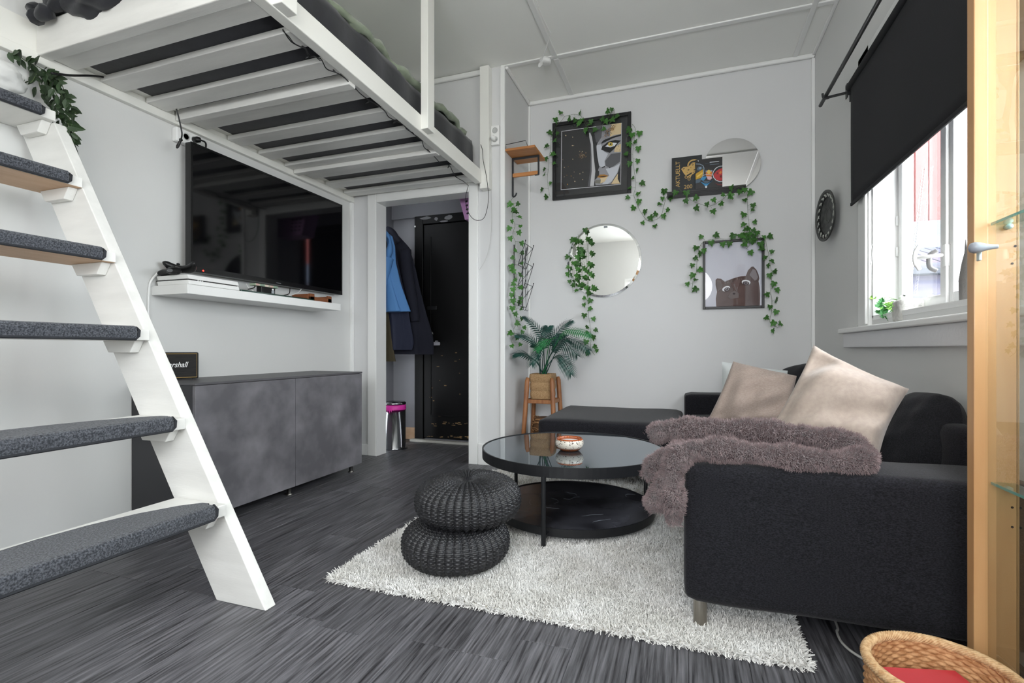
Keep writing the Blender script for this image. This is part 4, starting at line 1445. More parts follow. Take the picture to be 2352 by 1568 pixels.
layers = [(8, [(216, 372), (1228, 232), (1210, 1266), (205, 1360)]), (0, [(224, 380), (1222, 241), (1204, 1259), (213, 1350)])] + dots + [
    (1, [(830, 297), (1222, 242), (1215, 900), (1160, 1080), (1040, 1266), (790, 1286), (775, 1200), (850, 1130), (850, 1050), (830, 1040), (860, 960), (820, 800), (800, 640), (850, 520), (800, 420)]),
    (2, [(800, 301), (905, 288), (890, 480), (840, 560), (800, 570), (770, 420)]),
    (3, [(810, 620), (880, 600), (930, 720), (1000, 760), (970, 820), (940, 880), (945, 960), (900, 990), (850, 960), (820, 800)]),
    (2, [(950, 880), (1050, 760), (1210, 740), (1200, 890), (1120, 950), (1040, 1000), (960, 960)]),
    (3, [(960, 1010), (1100, 980), (1200, 920), (1150, 1080), (1060, 1220), (990, 1266), (900, 1268), (980, 1160), (1020, 1120)]),
    (0, [(1165, 1085), (1205, 1000), (1204, 1259), (1190, 1245), (1160, 1180)]),
    (6, [(1050, 1265), (1165, 1090), (1160, 1180), (1200, 1258)]),
    (6, [(1060, 267), (1222, 243), (1215, 430), (1100, 445), (1030, 480), (1040, 380)]),
    (6, [(1120, 640), (1215, 590), (1212, 730), (1100, 730)]),
    (5, [(890, 570), (930, 530), (1080, 470), (1218, 432), (1218, 458), (1080, 500), (960, 560), (890, 595)]),
    (5, [(885, 690), (900, 640), (1000, 560), (1120, 528), (1216, 540), (1160, 590), (1120, 660), (1030, 745), (950, 720)]),
    (8, [(950, 640), (1010, 592), (1080, 575), (1150, 580), (1110, 630), (1040, 652)]),
    (10, ell(1040, 600, 42, 36, 18)), (5, ell(1043, 598, 15, 14, 12)), (8, ell(1030, 588, 6, 5, 8)),
    (5, [(890, 990), (945, 962), (950, 985), (900, 1000)]), (5, ell(1028, 992, 12, 8, 8)),
    (7, [(815, 1150), (870, 1108), (940, 1105), (1010, 1130), (940, 1160), (880, 1165)]), (6, [(870, 1165), (950, 1155), (1000, 1135), (940, 1230), (870, 1255)]),
    (9, [(780, 1250), (790, 1200), (880, 1190), (870, 1258)]), (5, [(830, 1146), (900, 1132), (1005, 1130), (930, 1150)]),
    (4, [(682, 415), (700, 403), (730, 480), (750, 600), (760, 800), (788, 1050), (765, 1299), (700, 1304), (727, 1050), (725, 800), (715, 600), (690, 500)]),
    (2, [(690, 500), (715, 600), (725, 800), (727, 1050), (700, 1304), (660, 1306), (700, 1050), (708, 800), (700, 600)]),
    (4, [(588, 331), (605, 328), (625, 408), (600, 412)])] + spk_
flat('print', layers, pic, A, BY - .0092, PM)
obj('pane', MB().box(x0 + .02, x1 - .02, BY - .018, BY - .016, z0 + .02, z1 - .02), PANE, pic)

# cat poster
Cc = lambda u, v: (1580 + u * .1531, 520 + v * .1531)
tl, tr, br, bl = [at(*Cc(u, v), y=BY - .02) for u, v in ((230, 222), (1158, 165), (1143, 1222), (218, 1238))]
x0, x1, z0, z1 = (tl.x + bl.x) / 2, (tr.x + br.x) / 2, (bl.z + br.z) / 2, (tl.z + tr.z) / 2
pic2 = thing('framed_cat_poster', 'thin black framed poster of a peeking dark cat', 'picture', ((x0 + x1) / 2, BY - .02, z0))
frame(pic2, x0, x1, z0, z1, .018, .02, BLACK)
PC = [mat('cat_print_%d' % i, c, .6) for i, c in enumerate(('c9cad6', '4c3332', '6f6361', 'efeef2', '33262a', '857c80', '5f4744'))]
g3 = random.Random(8)
fuzz = []
for k in range(120):
    t = g3.random()
    bx_, by_ = 440 + 560 * t, 850 - 120 * t + 40 * (t * (1 - t))
    if not 880 < bx_ < 1075:
        fuzz.append((6 if k % 3 else 2, [(bx_, by_ + 30), (bx_ + 8, by_ + 30), (bx_ + g3.uniform(-20, 5), by_ - g3.uniform(0, 30))]))
layers = [(0, [(258, 238), (1116, 200), (1104, 1190), (254, 1206)]),
          (1, [(425, 1200), (418, 1080), (437, 980), (415, 880), (415, 800), (440, 778), (500, 785), (555, 830), (620, 800), (700, 770), (800, 745), (870, 740), (900, 660), (950, 605), (980, 598), (1030, 650), (1060, 720), (1072, 780), (1060, 820), (1075, 900), (1085, 1000), (1082, 1191)])]
layers += fuzz + [(2, [(435, 800), (480, 810), (515, 880), (500, 930), (450, 975), (430, 880)]), (5, [(920, 730), (970, 640), (1010, 655), (1050, 760), (1030, 800), (1000, 815)]),
                  (2, [(600, 1060), (640, 990), (700, 960), (760, 1000), (760, 1070), (640, 1090)]),
                  (6, [(640, 860), (720, 800), (790, 800), (760, 900), (700, 960)]),
                  (3, ell(573, 935, 62, 36, 20, -.35)), (4, ell(585, 945, 46, 30, 18, -.3)), (5, ell(584, 940, 34, 26, 16)), (4, ell(585, 939, 17, 16, 12)), (3, ell(581, 936, 5, 5, 8)),
                  (3, ell(870, 840, 66, 38, 20, .1)), (4, ell(868, 852, 50, 30, 18, .1)), (5, ell(868, 848, 36, 27, 16)), (4, ell(868, 847, 18, 17, 12)), (3, ell(868, 844, 5, 5, 8)),
                  (2, [(680, 870), (700, 860), (720, 930), (735, 980), (715, 960)]), (4, ell(690, 1010, 22, 14, 10))]
for k in range(9):
    v = 930 + k * 22
    layers.append((6, [(860, v), (1080, v - 20 + k * 4), (1080, v - 17 + k * 4), (860, v + 3)]))
obj('backing', MB().box(x0 + .012, x1 - .012, BY - .008, BY - .0035, z0 + .012, z1 - .012), WPLAST, pic2)
flat('print', layers, pic2, Cc, BY - .0082, PC)
obj('pane', MB().box(x0 + .012, x1 - .012, BY - .016, BY - .0145, z0 + .012, z1 - .012), PANE, pic2)

# round bevelled mirror
mc = at(1386, 598, y=BY - .01)
mr_ = thing('round_mirror', 'large round wall mirror with ivy down its left half', 'mirror', (mc.x, BY - .01, mc.z - .302))
MX = Matrix.Rotation(PI / 2, 3, 'X')
obj('mirror_glass', MB().lathe([(0, .0), (.301, .0), (.302, .003), (.284, .0075), (0, .0075)], (mc.x, BY - .004, mc.z), 96, MX), MIRROR, mr_)
obj('edge', MB().lathe([(.301, -.003), (.304, -.003), (.304, .0035), (.3015, .0035)], (mc.x, BY - .004, mc.z), 96, MX), mat('mirror_edge', 'c9cccb', .25), mr_)
q = at(1391, 521, y=BY - .013)
obj('sticker', MB().box(q.x - .015, q.x + .015, BY - .0122, BY - .0118, q.z - .008, q.z + .008), mat('grey_sticker', '8d9296', .5), mr_)

# picture ledge with mirror disc, book and magazine
Bk = lambda u, v: (1520 + u * .10204, 310 + v * .10204)
lf = BY - .105
a, b = at(1532, 440.6, y=lf), at(1713.5, 423.5, y=lf)
lzt = (a.z + b.z) / 2
lzb = lzt - .026
led = thing('picture_ledge', 'black picture ledge holding two books and a round mirror', 'shelf', ((a.x + b.x) / 2, BY - .05, lzb))
obj('shelf_board', MB().box(a.x, b.x, lf, BY - .002, lzb, lzb + .010), BLACK, led, bevel=.0015)
obj('front_lip', MB().box(a.x, b.x, lf, lf + .010, lzb + .010, lzt), BLACK, led, bevel=.0015)
obj('back_rail', MB().box(a.x, b.x, BY - .012, BY - .002, lzb + .010, lzt + .02), BLACK, led, bevel=.0015)
dc = at(1680.5, 384, y=BY - .02)
dm = thing('mirror_disc', 'large round frameless mirror standing on the black ledge', 'mirror', (dc.x, BY - .02, lzb + .010))
dr = dc.z - (lzb + .0105)
ds = at(1744, 375, y=BY - .02).x - dc.x
dr = max(dr, .19)
obj('glass', MB().lathe([(0, 0), (.199, 0), (.1995, .002), (.198, .004), (0, .004)], (dc.x, BY - .016, lzb + .0105 + .1995), 90, MX), DMIR, dm)


def cover(root, u0, v0, u1, y, th, m_, name='cover'):
    a, b = at(*Bk(u0, v0), y=y), at(*Bk(u1, v0 - (u1 - u0) * .118), y=y)
    zt = (a.z + b.z) / 2
    obj(name, MB().box(a.x, b.x, y, y + th, lzb + .0105, zt), m_, root, bevel=.001)
    return a.x, b.x, zt


NAVY = mat('dark_teal_book_cloth', '12191b', .5)
GOLD = mat('gold_print', 'c9a35a', .45)
bk = thing('yearbook', 'dark hardcover book with gold lettering at the ledge left end', 'book', (0, BY - .05, lzb + .0105))
y1 = BY - .062
bx0, bx1, bzt = cover(bk, 225, 522, 905, y1, .022, NAVY)
obj('page_block', MB().box(bx0 + .004, bx1 - .002, y1 + .002, y1 + .02, bzt - .002, bzt + .0002), mat('book_paper', 'cfc7b5', .8), bk)
q = at(*Bk(405, 1170), y=y1)
text('lettering', 'AKTUELLT', .043, (q.x, y1 - .0006, q.z), (PI / 2, -PI / 2, 0), GOLD, bk, sx=.98)
q = at(*Bk(495, 1225), y=y1)
text('year_lettering', '200', .042, (q.x, y1 - .0006, q.z + .004), (PI / 2, 0, 0), GOLD, bk)
lay = [(0, [(435, 765), (490, 720), (600, 705), (620, 690), (745, 610), (755, 820), (650, 850), (540, 915), (500, 870)]), (1, [(470, 760), (515, 742), (515, 760), (475, 778)]), (1, [(580, 780), (620, 772), (620, 790), (585, 798)]), (1, [(680, 670), (715, 655), (715, 672), (685, 686)]),
       (1, [(715, 780), (755, 765), (755, 785), (720, 795)]), (1, ell(655, 735, 8, 8, 8)), (1, ell(572, 840, 8, 8, 8))]
arc = [(600 + 0, 700)]
o_, i_ = [], []
for t in np.linspace(PI * .98, PI * 1.62, 12):
    o_.append((740 + 165 * math.cos(t), 690 + 145 * math.sin(t)))
    i_.append((740 + 135 * math.cos(t), 690 + 118 * math.sin(t)))
lay.append((0, o_ + i_[::-1]))
for t in np.linspace(PI * 1.05, PI * 1.55, 6):
    lay.append((0, ell(735 + 85 * math.cos(t), 690 + 70 * math.sin(t), 13, 9, 7)))


def ring(cx, cy, r0, r1, n=18):
    k = [(cx + r1 * math.cos(t), cy + r1 * math.sin(t)) for t in np.linspace(0, 2 * PI, n + 1)] + [(cx + r0 * math.cos(t), cy + r0 * math.sin(t)) for t in np.linspace(2 * PI, 0, n + 1)]
    return k


for cx, cy in ((548, 948), (615, 990)):
    for t0 in (0, PI):
        ts = np.linspace(t0, t0 + PI, 9)
        lay.append((0, [(cx + 32 * math.cos(t), cy + 34 * math.sin(t)) for t in ts] + [(cx + 20 * math.cos(t), cy + 22 * math.sin(t)) for t in ts[::-1]]))
lay += [(0, [(575, 935), (740, 830), (752, 848), (585, 958)]), (0, [(620, 960), (690, 840), (706, 846), (640, 970)])]
flat('gold_emblem', lay, bk, Bk, y1 - .0003, [GOLD, NAVY])

mg = thing('cocktail_magazine', 'black magazine with cocktail glasses on the ledge before the book', 'magazine', (0, BY - .08, lzb + .0105))
y2 = BY - .085
cover(mg, 755, 560, 1366, y2, .007, mat('black_magazine_cover', '131316', .35))
MG = [mat('mag_%d' % i, c, .45) for i, c in enumerate(('c79a1c', '8fa3b4', 'd77a2c', '2a8bc0', 'b9262a', 'dfe3e8', '4a5f70', '1b1b20', 'd9b0b8', '6a1216', 'e8c258'))]
lay = [(1, [(762, 645), (860, 648), (930, 680), (958, 740), (950, 850), (925, 950), (890, 985), (880, 975), (912, 940), (935, 850), (942, 745), (918, 690), (855, 660), (762, 656)]),
       (6, [(790, 760), (830, 710), (900, 710), (920, 750), (860, 800), (800, 790)]), (1, [(840, 735), (880, 720), (890, 750), (850, 770)]),
       (0, [(762, 880), (800, 850), (880, 800), (925, 770), (935, 850), (912, 930), (870, 970), (762, 1005)]), (10, [(780, 930), (880, 860), (920, 830), (915, 870), (800, 960)]),
       (6, [(762, 1010), (860, 985), (890, 1000), (850, 1070), (762, 1090)]),
       (1, [(985, 800), (1140, 790), (1120, 950), (1000, 950)]), (2, [(990, 830), (1136, 822), (1118, 945), (1004, 945)]), (10, ell(1060, 830, 42, 48, 12)), (2, ell(1060, 900, 50, 18, 12)),
       (3, [(875, 985), (940, 935), (1010, 930), (980, 990), (940, 1030), (890, 1010)]), (8, [(1010, 930), (1090, 930), (1140, 965), (1090, 1010), (1030, 1000)]),
       (6, [(890, 1010), (940, 1030), (1060, 1040), (1110, 1010), (1040, 1080), (960, 1080)]),
       (3, [(862, 1045), (960, 1130), (985, 1190), (1000, 1190), (1030, 1130), (1142, 1020), (1130, 1040), (1040, 1090), (960, 1090)]), (5, [(975, 1150), (1020, 1140), (1015, 1195), (980, 1195)]),
       (5, [(905, 920), (960, 895), (1060, 885), (1140, 900), (1145, 908), (1060, 895), (965, 905)]),
       (5, [(1366, 693), (1290, 700), (1210, 745), (1155, 820), (1140, 880), (1160, 960), (1215, 1025), (1300, 1055), (1363, 1050), (1363, 1040), (1300, 1042), (1225, 1012), (1172, 950), (1154, 880), (1168, 825), (1218, 757), (1292, 712), (1366, 704)]),
       (4, [(1363, 745), (1290, 770), (1220, 820), (1165, 890), (1180, 950), (1240, 1015), (1300, 1030), (1360, 1025)]), (9, [(1230, 850), (1260, 830), (1270, 870), (1240, 890)]), (2, [(1290, 840), (1340, 800), (1350, 860), (1300, 880)]),
       (9, [(1300, 920), (1350, 900), (1350, 960), (1310, 960)]), (9, [(1190, 1075), (1280, 1110), (1360, 1105), (1360, 1130), (1260, 1130)]),
       (5, [(1078, 610), (1290, 590), (1290, 602), (1078, 624)]), (1, [(1080, 666), (1290, 648), (1290, 654), (1080, 672)]), (6, [(972, 646), (1120, 630), (1120, 635), (972, 651)]), (5, [(810, 572), (824, 570), (830, 600), (820, 600)])]
flat('cover_print', lay, mg, Bk, y2 - .0003, MG)


# ------------------------------------------------------------------ ivy garlands
def ivymesh(name, m_, kind='ivy'):
    mb = MB()
    if kind == 'ivy':
        out = [(0, -.15), (.32, -.30), (.60, -.08), (.40, .12), (.56, .50), (.26, .46), (0, 1.0), (-.26, .46), (-.56, .50), (-.40, .12), (-.60, -.08), (-.32, -.30)]
        vs = [(0, .1, -.06)] + [(x, y, .10 * abs(x) - .14 * max(0, y) ** 2) for x, y in out]
        fs = [(0, i, i % 12 + 1) for i in range(1, 13)]
    else:
        out = [(0, 0), (.20, .22), (.25, .48), (.14, .78), (0, 1.0), (-.14, .78), (-.25, .48), (-.20, .22)]
        vs = [(0, .4, -.05)] + [(x, y, .14 * abs(x) - .10 * y * y) for x, y in out]
        fs = [(0, i, i % 8 + 1) for i in range(1, 9)]
    mb.add(vs, fs)
    me = bpy.data.meshes.new(name)
    me.from_pydata(mb.v, [], mb.f)
    me.materials.append(m_)
    return me


LEAF = ivymesh('leaf', IVY)
VLEAF = ivymesh('leaf', VINE, 'vine')
nleaf = [0]


def leafobj(me, parent, p, ang, size, g_, face):
    """leaf whose blade faces the direction `face`, its tip turned by ang in that plane"""
    o = bpy.data.objects.new('leaf', me)
    link(o, parent, p)
    z = Vector(face).normalized()
    up = Vector((0, 0, 1))
    xax = up.cross(z).normalized()
    yax = z.cross(xax)
    t = xax * math.sin(ang) + yax * math.cos(ang)
    t = (t + z * g_.uniform(-.25, .45)).normalized()
    s = t.cross(z).normalized()
    z = s.cross(t)
    M = Matrix((s, t, z)).transposed()
    o.rotation_euler = M.to_euler()
    o.scale = (size,) * 3
    return o


def garland(label, paths, plane, seed, size=.042, gap=11.5, group=None, off=.014, face=(-.15, -1, .1), dens=1.0):
    """paths: list of pixel polylines on a plane ('y' or 'x', value); leaves alternate along them"""
    g_ = random.Random(seed)
    ax, val = plane
    wps = []
    for path in paths:
        sp = smoothpath([Vector((a, b, 0)) for a, b in path], 8)
        wps.append(sp)
    p0 = at(wps[0][0].x, wps[0][0].y, **{ax: val})
    root = thing('ivy_garland', label, 'garland', p0, group)
    toward = Vector((0, -1, 0)) if ax == 'y' else Vector((1, 0, 0))
    for sp in wps:
        W3 = []
        for i, q in enumerate(sp):
            w = at(q.x, q.y, **{ax: val}) + toward * (off * (.5 + .5 * math.sin(i * .7 + seed)))
            W3.append(w)
        mb = MB().tube(W3, .0013, 4)
        acc, side = 0.0, 1
        nxt = g_.uniform(2, 6)
        for i in range(1, len(sp)):
            acc += (sp[i] - sp[i - 1]).length
            if acc >= nxt:
                nxt = acc + gap / dens * g_.uniform(.6, 1.35)
                d = (sp[i] - sp[i - 1]).normalized()
                nrm = Vector((-d.y, d.x, 0)) * side
                side = -side if g_.random() < .85 else side
                dist = g_.uniform(5, 13)
                q = sp[i] + nrm * dist + d * g_.uniform(-2, 5)
                w = at(q.x, q.y, **{ax: val}) + toward * (off + g_.uniform(0, .018))
                mb.tube([W3[i], W3[i].lerp(w, .6) + Vector((0, 0, .004)), w], .0008, 3)
                # hang direction: outward and down
                ang = math.atan2(-nrm.x, 1.0) if False else (PI + g_.gauss(0, .75) + (-.6 if nrm.x > 0 else .6) * .0)
                leafobj(LEAF, root, w, ang, size * g_.uniform(.72, 1.15), g_, (face[0] + g_.gauss(0, .35), face[1] + g_.gauss(0, .25), face[2] + g_.gauss(0, .3)))
                nleaf[0] += 1
        obj('stem', mb, STEM, root, smooth=True)
    return root


IY = BY - .010
garland('ivy garland draped round the left side and top of the portrait frame',
        [[(1350, 300), (1335, 268), (1318, 264), (1300, 268), (1284, 284), (1268, 310), (1264, 345), (1260, 385), (1258, 420), (1264, 452)], [(1362, 310), (1352, 292), (1340, 270)], [(1376, 300), (1390, 280), (1402, 264), (1411, 252), (1408, 268), (1398, 288)]], ('y', BY - .032), 3, gap=12)
garland('ivy garland falling from the portrait right side and rising to the black ledge',
        [[(1452, 285), (1460, 300), (1455, 330), (1454, 365), (1458, 400), (1461, 425), (1456, 446), (1460, 460), (1470, 484), (1484, 504), (1494, 508), (1508, 504), (1519, 494), (1524, 476), (1529, 458), (1535, 444)]], ('y', BY - .02), 5, gap=11)
garland('ivy garland looped below the black picture ledge',
        [[(1558, 432), (1575, 448), (1590, 462), (1605, 468), (1625, 474), (1640, 470), (1660, 458), (1672, 446), (1682, 436), (1700, 428), (1712, 426)]], ('y', BY - .12), 8, gap=12)
garland('ivy garland hanging from the ledge end and trailing round the cat poster',
        [[(1712, 428), (1716, 450), (1717, 480), (1719, 505), (1722, 530), (1724, 541)], [(1728, 542), (1705, 548), (1680, 549), (1655, 549), (1635, 550), (1616, 556), (1606, 570), (1601, 600), (1599, 625), (1592, 645), (1589, 668)],
         [(1724, 541), (1745, 545), (1757, 552), (1764, 580), (1769, 610), (1772, 640), (1770, 670), (1773, 695), (1771, 720), (1768, 740), (1786, 752)], [(1722, 530), (1716, 545), (1722, 560), (1714, 572)], [(1726, 530), (1740, 540), (1738, 562)], [(1730, 528), (1718, 540), (1706, 548)]],
        ('y', BY - .03), 9, gap=10.5)
garland('ivy garland hanging over the round mirror down to the palm',
        [[(1352, 528), (1346, 540), (1349, 565), (1348, 600), (1350, 640), (1349, 672), (1351, 700), (1353, 728), (1356, 752), (1358, 780), (1357, 800), (1366, 815)], [(1328, 538), (1330, 552), (1318, 575), (1312, 600), (1316, 625), (1314, 650), (1317, 672)], [(1340, 600), (1336, 630), (1340, 655), (1344, 668)]], ('y', BY - .03), 12, gap=9.5)
garland('ivy garland hanging from the small wall rack beside the pipe trim',
        [[(1173, 455), (1175, 480), (1177, 515), (1178, 550), (1180, 590), (1177, 625), (1180, 660), (1178, 690), (1181, 720), (1182, 745), (1176, 770), (1175, 792)]], ('x', RW + .015), 15, gap=7.6, face=(.5, -.85, .1), off=.02)

# ------------------------------------------------------------------ wall rack with oak shelf, wire rack
hr = thing('hanger_rack', 'small oak shelf with black metal hanger on the return wall', 'wall rack', (RW + .1, 3.63, 2.05))
obj('shelf', MB().box(RW + .001, RW + .232, 3.49 + .005, 3.78, 2.36, 2.378), OAK, hr, bevel=.002)
ym = 3.645
GM = mat('dark_grey_steel', '3c3d40', .45, metal=.6)
zr = at(1237, 400, y=ym).z
zl = at(1170, 452, y=ym).z
xl, xr = max(at(1169.5, 400, y=ym).x, RW + .010), at(1237, 400, y=ym).x
obj('frame', MB().bar((xl, ym, 2.352), (xr, ym, 2.352), .014, .014).bar((xl, ym, zl), (xl, ym, 2.358), .012, .012, up=(0, 1, 0)).bar((xr, ym, zr), (xr, ym, 2.358), .012, .012, up=(0, 1, 0)).bar((xr - .03, ym, zr), (xr + .004, ym, zr), .016, .012), GM, hr, bevel=.001)
obj('hook', MB().tube(smoothpath([(xl, ym, zl + .005), (xl + .008, ym - .01, zl - .008), (xl + .03, ym - .02, zl), (xl + .038, ym - .022, zl + .018)], 4), .006, 6), GM, hr, smooth=True)
obj('rod', MB().bar((xl, ym, zr + .012), (xr - .004, ym, zr + .012), .018, .03), OAK, hr, bevel=.004)
obj('guard_wire', MB().tube([(RW + .004, 3.50, 2.378), (RW + .004, 3.50, 2.41), (RW + .16, 3.50, 2.42), (RW + .17, 3.53, 2.379)], .0025, 6), GM, hr, smooth=True)

wr_ = thing('wire_rack', 'black wire letter rack with leaf ornaments on the return wall', 'wall rack', (RW + .05, 3.78, 1.2))
xw = RW + .010
q1, q2 = at(1180.9, 562, x=xw), at(1180.9, 700, x=xw)
r1, r2 = at(1200.3, 574, x=xw), at(1200.3, 707, x=xw)
ya, yb = q1.y, r1.y
obj('upright', MB().tube([q1, q2], .004, 6), BLACKM, wr_, smooth=True)
obj('upright', MB().tube([r1, r2], .004, 6), BLACKM, wr_, smooth=True)
XT, XB = RW + .098, RW + .042
for (tx, ty), (bx2, by2), lf_ in (((1222.7, 571), (1208, 618), 1), ((1218.5, 613), (1207, 662), 0), ((1220, 658), (1208, 706), 0)):
    T2, B2 = at(tx, ty, y=yb), at(bx2, by2, y=yb)
    zt, zb = T2.z, B2.z
    b = MB()
    e = .012
    b.tube([(xw, ya, zb + .004), (XB, ya, zb), (XT, ya, zt), (XT + .006, ya, zt + .022)], .0025, 5)
    b.tube([(xw, yb, zb + .004), (XB, yb, zb), (XT, yb, zt), (XT + .006, yb, zt + .022)], .0025, 5)
    b.tube([(XT, ya, zt), (XT, yb, zt)], .0025, 5).tube([(XB, ya, zb), (XB, yb, zb)], .0025, 5)
    b.tube([(XB, ya, zb), (XT, yb, zt)], .002, 5).tube([(XB, yb, zb), ((XB + XT) / 2, (ya + yb) / 2, (zt + zb) / 2), (XT, ya, zt)], .002, 5)
    b.ball((XT + .006, ya, zt + .024), .005).ball((XT + .006, yb, zt + .024), .005)
    obj('wire_pocket', b, BLACKM, wr_, smooth=True)
    c = Vector(((XB + XT) / 2 + .008, ya + (yb - ya) * (.42 if lf_ else .6), (zt + zb) / 2 + .02))
    s = .07 if lf_ else .03
    o2 = [(0, 1), (.2, .7), (.45, .55), (.3, .3), (.5, 0), (.25, -.2), (.3, -.5), (.1, -.6), (0, -1), (-.1, -.6), (-.3, -.45), (-.25, -.1), (-.5, .1), (-.3, .35), (-.4, .6), (-.15, .7)]
    obj('leaf_ornament', MB().prism([c + Vector((v * s * .25, u * s * .8, v * s)) for u, v in o2], (.0015, 0, 0)), mat('dark_leaf_metal', '3a3b3c', .5), wr_)
for k in range(3):
    yy = ya + (yb - ya) * (.35 + .3 * k)
    obj('hook', MB().tube(smoothpath([(XB, yy, zb), (XB, yy, zb - .02), (XB + .012, yy, zb - .03), (XB + .02, yy, zb - .018)], 4), .002, 5), BLACKM, wr_, smooth=True)

# ------------------------------------------------------------------ sockets, ceiling rose, thin cables
sa, sb2 = at(1124, 300, y=DY), at(1147, 330, y=DY)
so_ = thing('wall_socket', 'white double wall socket with white plug beside the loft wall post', 'socket', ((sa.x + sb2.x) / 2, DY, sb2.z))
obj('plate', MB().box(-1.371, -1.306, DY - .03, DY - .0005, sb2.z - .015, sa.z + .02), WPLAST, so_, bevel=.006)
for dz in (.036, -.030):
    c = (-1.338, DY - .0302, (sa.z + sb2.z) / 2 + dz)
    obj('socket', MB().lathe([(0, 0), (.021, 0), (.022, .001), (.018, .001), (0, .0002)], c, 20, MX), mat('grey_socket', 'b9bab8', .4), so_, smooth=True)
c = Vector((-1.342, DY - .034, (sa.z + sb2.z) / 2 - .030))
cp = thing('white_plug', 'white plug with thin white cord in the loft post socket', 'plug', c)
obj('plug', MB().tube([c, c + Vector((0, -.03, 0)), c + Vector((-.008, -.04, -.008))], [.019, .018, .012], 14), WPLAST, cp, smooth=True)
obj('cord', MB().tube(smoothpath([c + Vector((-.005, -.04, -.008))] + [at(*q, y=DY - .03) for q in ((1127, 345), (1128, 400), (1128, 450), (1129, 510), (1125, 560), (1115, 596), (1101, 619))], 5), .0014, 5), mat('grey_white_cord', 'bdbcb8', .5), cp, smooth=True)
q = at(1252, 132, z=CZ)
ros = thing('ceiling_socket', 'white ceiling lamp socket with tangled white cord on the ceiling strip', 'socket', (q.x, DY, CZ))
cxr = q.x
obj('rose', MB().lathe([(0, 0), (.042, 0), (.042, -.022), (.034, -.030), (.016, -.032), (0, -.030)][::-1], (cxr, DY + .008, CZ - .0115), 24), WPLAST, ros, smooth=True)
obj('plug', MB().tube([(cxr - .02, DY - .01, CZ - .043), (cxr - .03, DY - .03, CZ - .065), (cxr - .035, DY - .04, CZ - .085)], [.014, .013, .007], 10), WPLAST, ros, smooth=True)
cr = [at(*q, z=CZ - .02) for q in ((1232, 0), (1240, 25), (1252, 52), (1262, 72), (1264, 82))]
obj('cord', MB().tube(smoothpath(cr + [Vector((cxr - .005, DY - .07, CZ - .06)), Vector((cxr - .035, DY - .04, CZ - .085))], 5), .0032, 6), WPLAST, ros, smooth=True)

# ------------------------------------------------------------------ roller blind, curtain rod, wall plate, sill things
zt_ = 2.285
bl = thing('roller_blind', 'black roller blind half lowered over the window', 'blind', (.845, 2.4, 1.645))
BFAB = mat('black_blind_fabric', '1a1a1e', .85, col2='1e1e22', scale=200, bump=.1, bscale=400)
P = []
for y in np.linspace(3.112, 1.66, 40):
    P.append([(.846 + .0015 * math.sin(y * 9 + z * 4), y, z) for z in np.linspace(zt_, 1.655, 14)])
fb = obj('fabric', MB().grid(P), BFAB, bl, smooth=True)
sm = fb.modifiers.new('solid', 'SOLIDIFY')
sm.thickness = .0012
obj('roller', MB().tube([(.845, 3.14, zt_ + .008), (.845, 1.64, zt_ + .008)], .019, 16), BFAB, bl, smooth=True)
obj('bottom_bar', MB().box(.841, .851, 1.66, 3.114, 1.643, 1.66), BFAB, bl, bevel=.003)
obj('bracket', MB().box(.835, RX, 3.141, 3.146, zt_ - .03, zt_ + .03), BLACKM, bl)
rd = thing('curtain_rod', 'bare black curtain rod above the roller blind', 'curtain rod', (.78, 2.3, 2.354))
obj('rod', MB().tube([(.78, 3.46, 2.354), (.78, .95, 2.354)], .0105, 12), BLACKM, rd, smooth=True)
obj('bracket', MB().bar((RX, 3.33, 2.352), (.765, 3.33, 2.338), .02, .008).tube(smoothpath([(.795, 3.33, 2.338), (.78, 3.33, 2.336), (.765, 3.33, 2.345), (.762, 3.33, 2.368)], 4), .006, 6), BLACKM, rd, smooth=False)
obj('bracket_plate', MB().box(RX - .005, RX, 3.315, 3.345, 2.32, 2.40), BLACKM, rd)
q = at(1954, 222, x=.86)
obj('bracket_lug', MB().box(RX - .03, RX, q.y - .01, q.y + .01, q.z - .025, q.z + .02), BLACKM, rd, bevel=.002)

Mp = Matrix.Rotation(-PI / 2 , 3, 'Y')
Mp = Matrix.Rotation(math.radians(5.5), 3, 'Z') @ Mp
pcn = Vector((.862, 3.60, 1.715))
pl2 = thing('decorative_plate', 'dark pewter relief plate with figure border on the window wall', 'plate', (RX - .01, 3.60, 1.555))
PLM = mat('dark_pewter', '2b2c2b', .5, col2='4a4b49', scale=30, detail=5, bump=.5, bscale=60)
obj('dish', MB().lathe([(0, .0), (.10, .0), (.150, .018), (.158, .022), (.157, .027), (.148, .024), (.112, .013), (.104, .007), (0, .006)], pcn, 64, Mp), PLM, pl2, smooth=True)
obj('rim', MB().lathe([(.142, .0225), (.158, .0285), (.158, .030), (.142, .0245)], pcn, 64, Mp), mat('grey_pewter', '4d4e4b', .5), pl2, smooth=True)
obj('black_border', MB().lathe([(.112, .0137), (.141, .0225), (.141, .0232), (.112, .0145)], pcn, 64, Mp), mat('black_border', '0c0c0c', .5), pl2)
obj('centre_ring', MB().lathe([(.036, .006), (.040, .0095), (.044, .006)], pcn, 40, Mp), mat('grey_pewter', '4d4e4b', .5), pl2, smooth=True)
m = MB()
for k in range(18):
    a = 2 * PI * k / 18
    for rr, aa, sz, lx in ((.126, 0, .0075, 1.6), (.133, .08, .005, 1), (.121, .05, .004, 1.5), (.121, -.06, .004, 1.5), (.135, .13, .0035, 1)):
        v = Mp @ Vector((rr * math.cos(a + aa), rr * math.sin(a + aa), .0175 + (rr - .121) * .3 + .003)) + pcn
        m.ball(v, sz * .5, sz * lx, sz * 1.3, 7, 4)
obj('relief_figures', m, mat('pale_relief', 'a9aba4', .55), pl2, smooth=True)

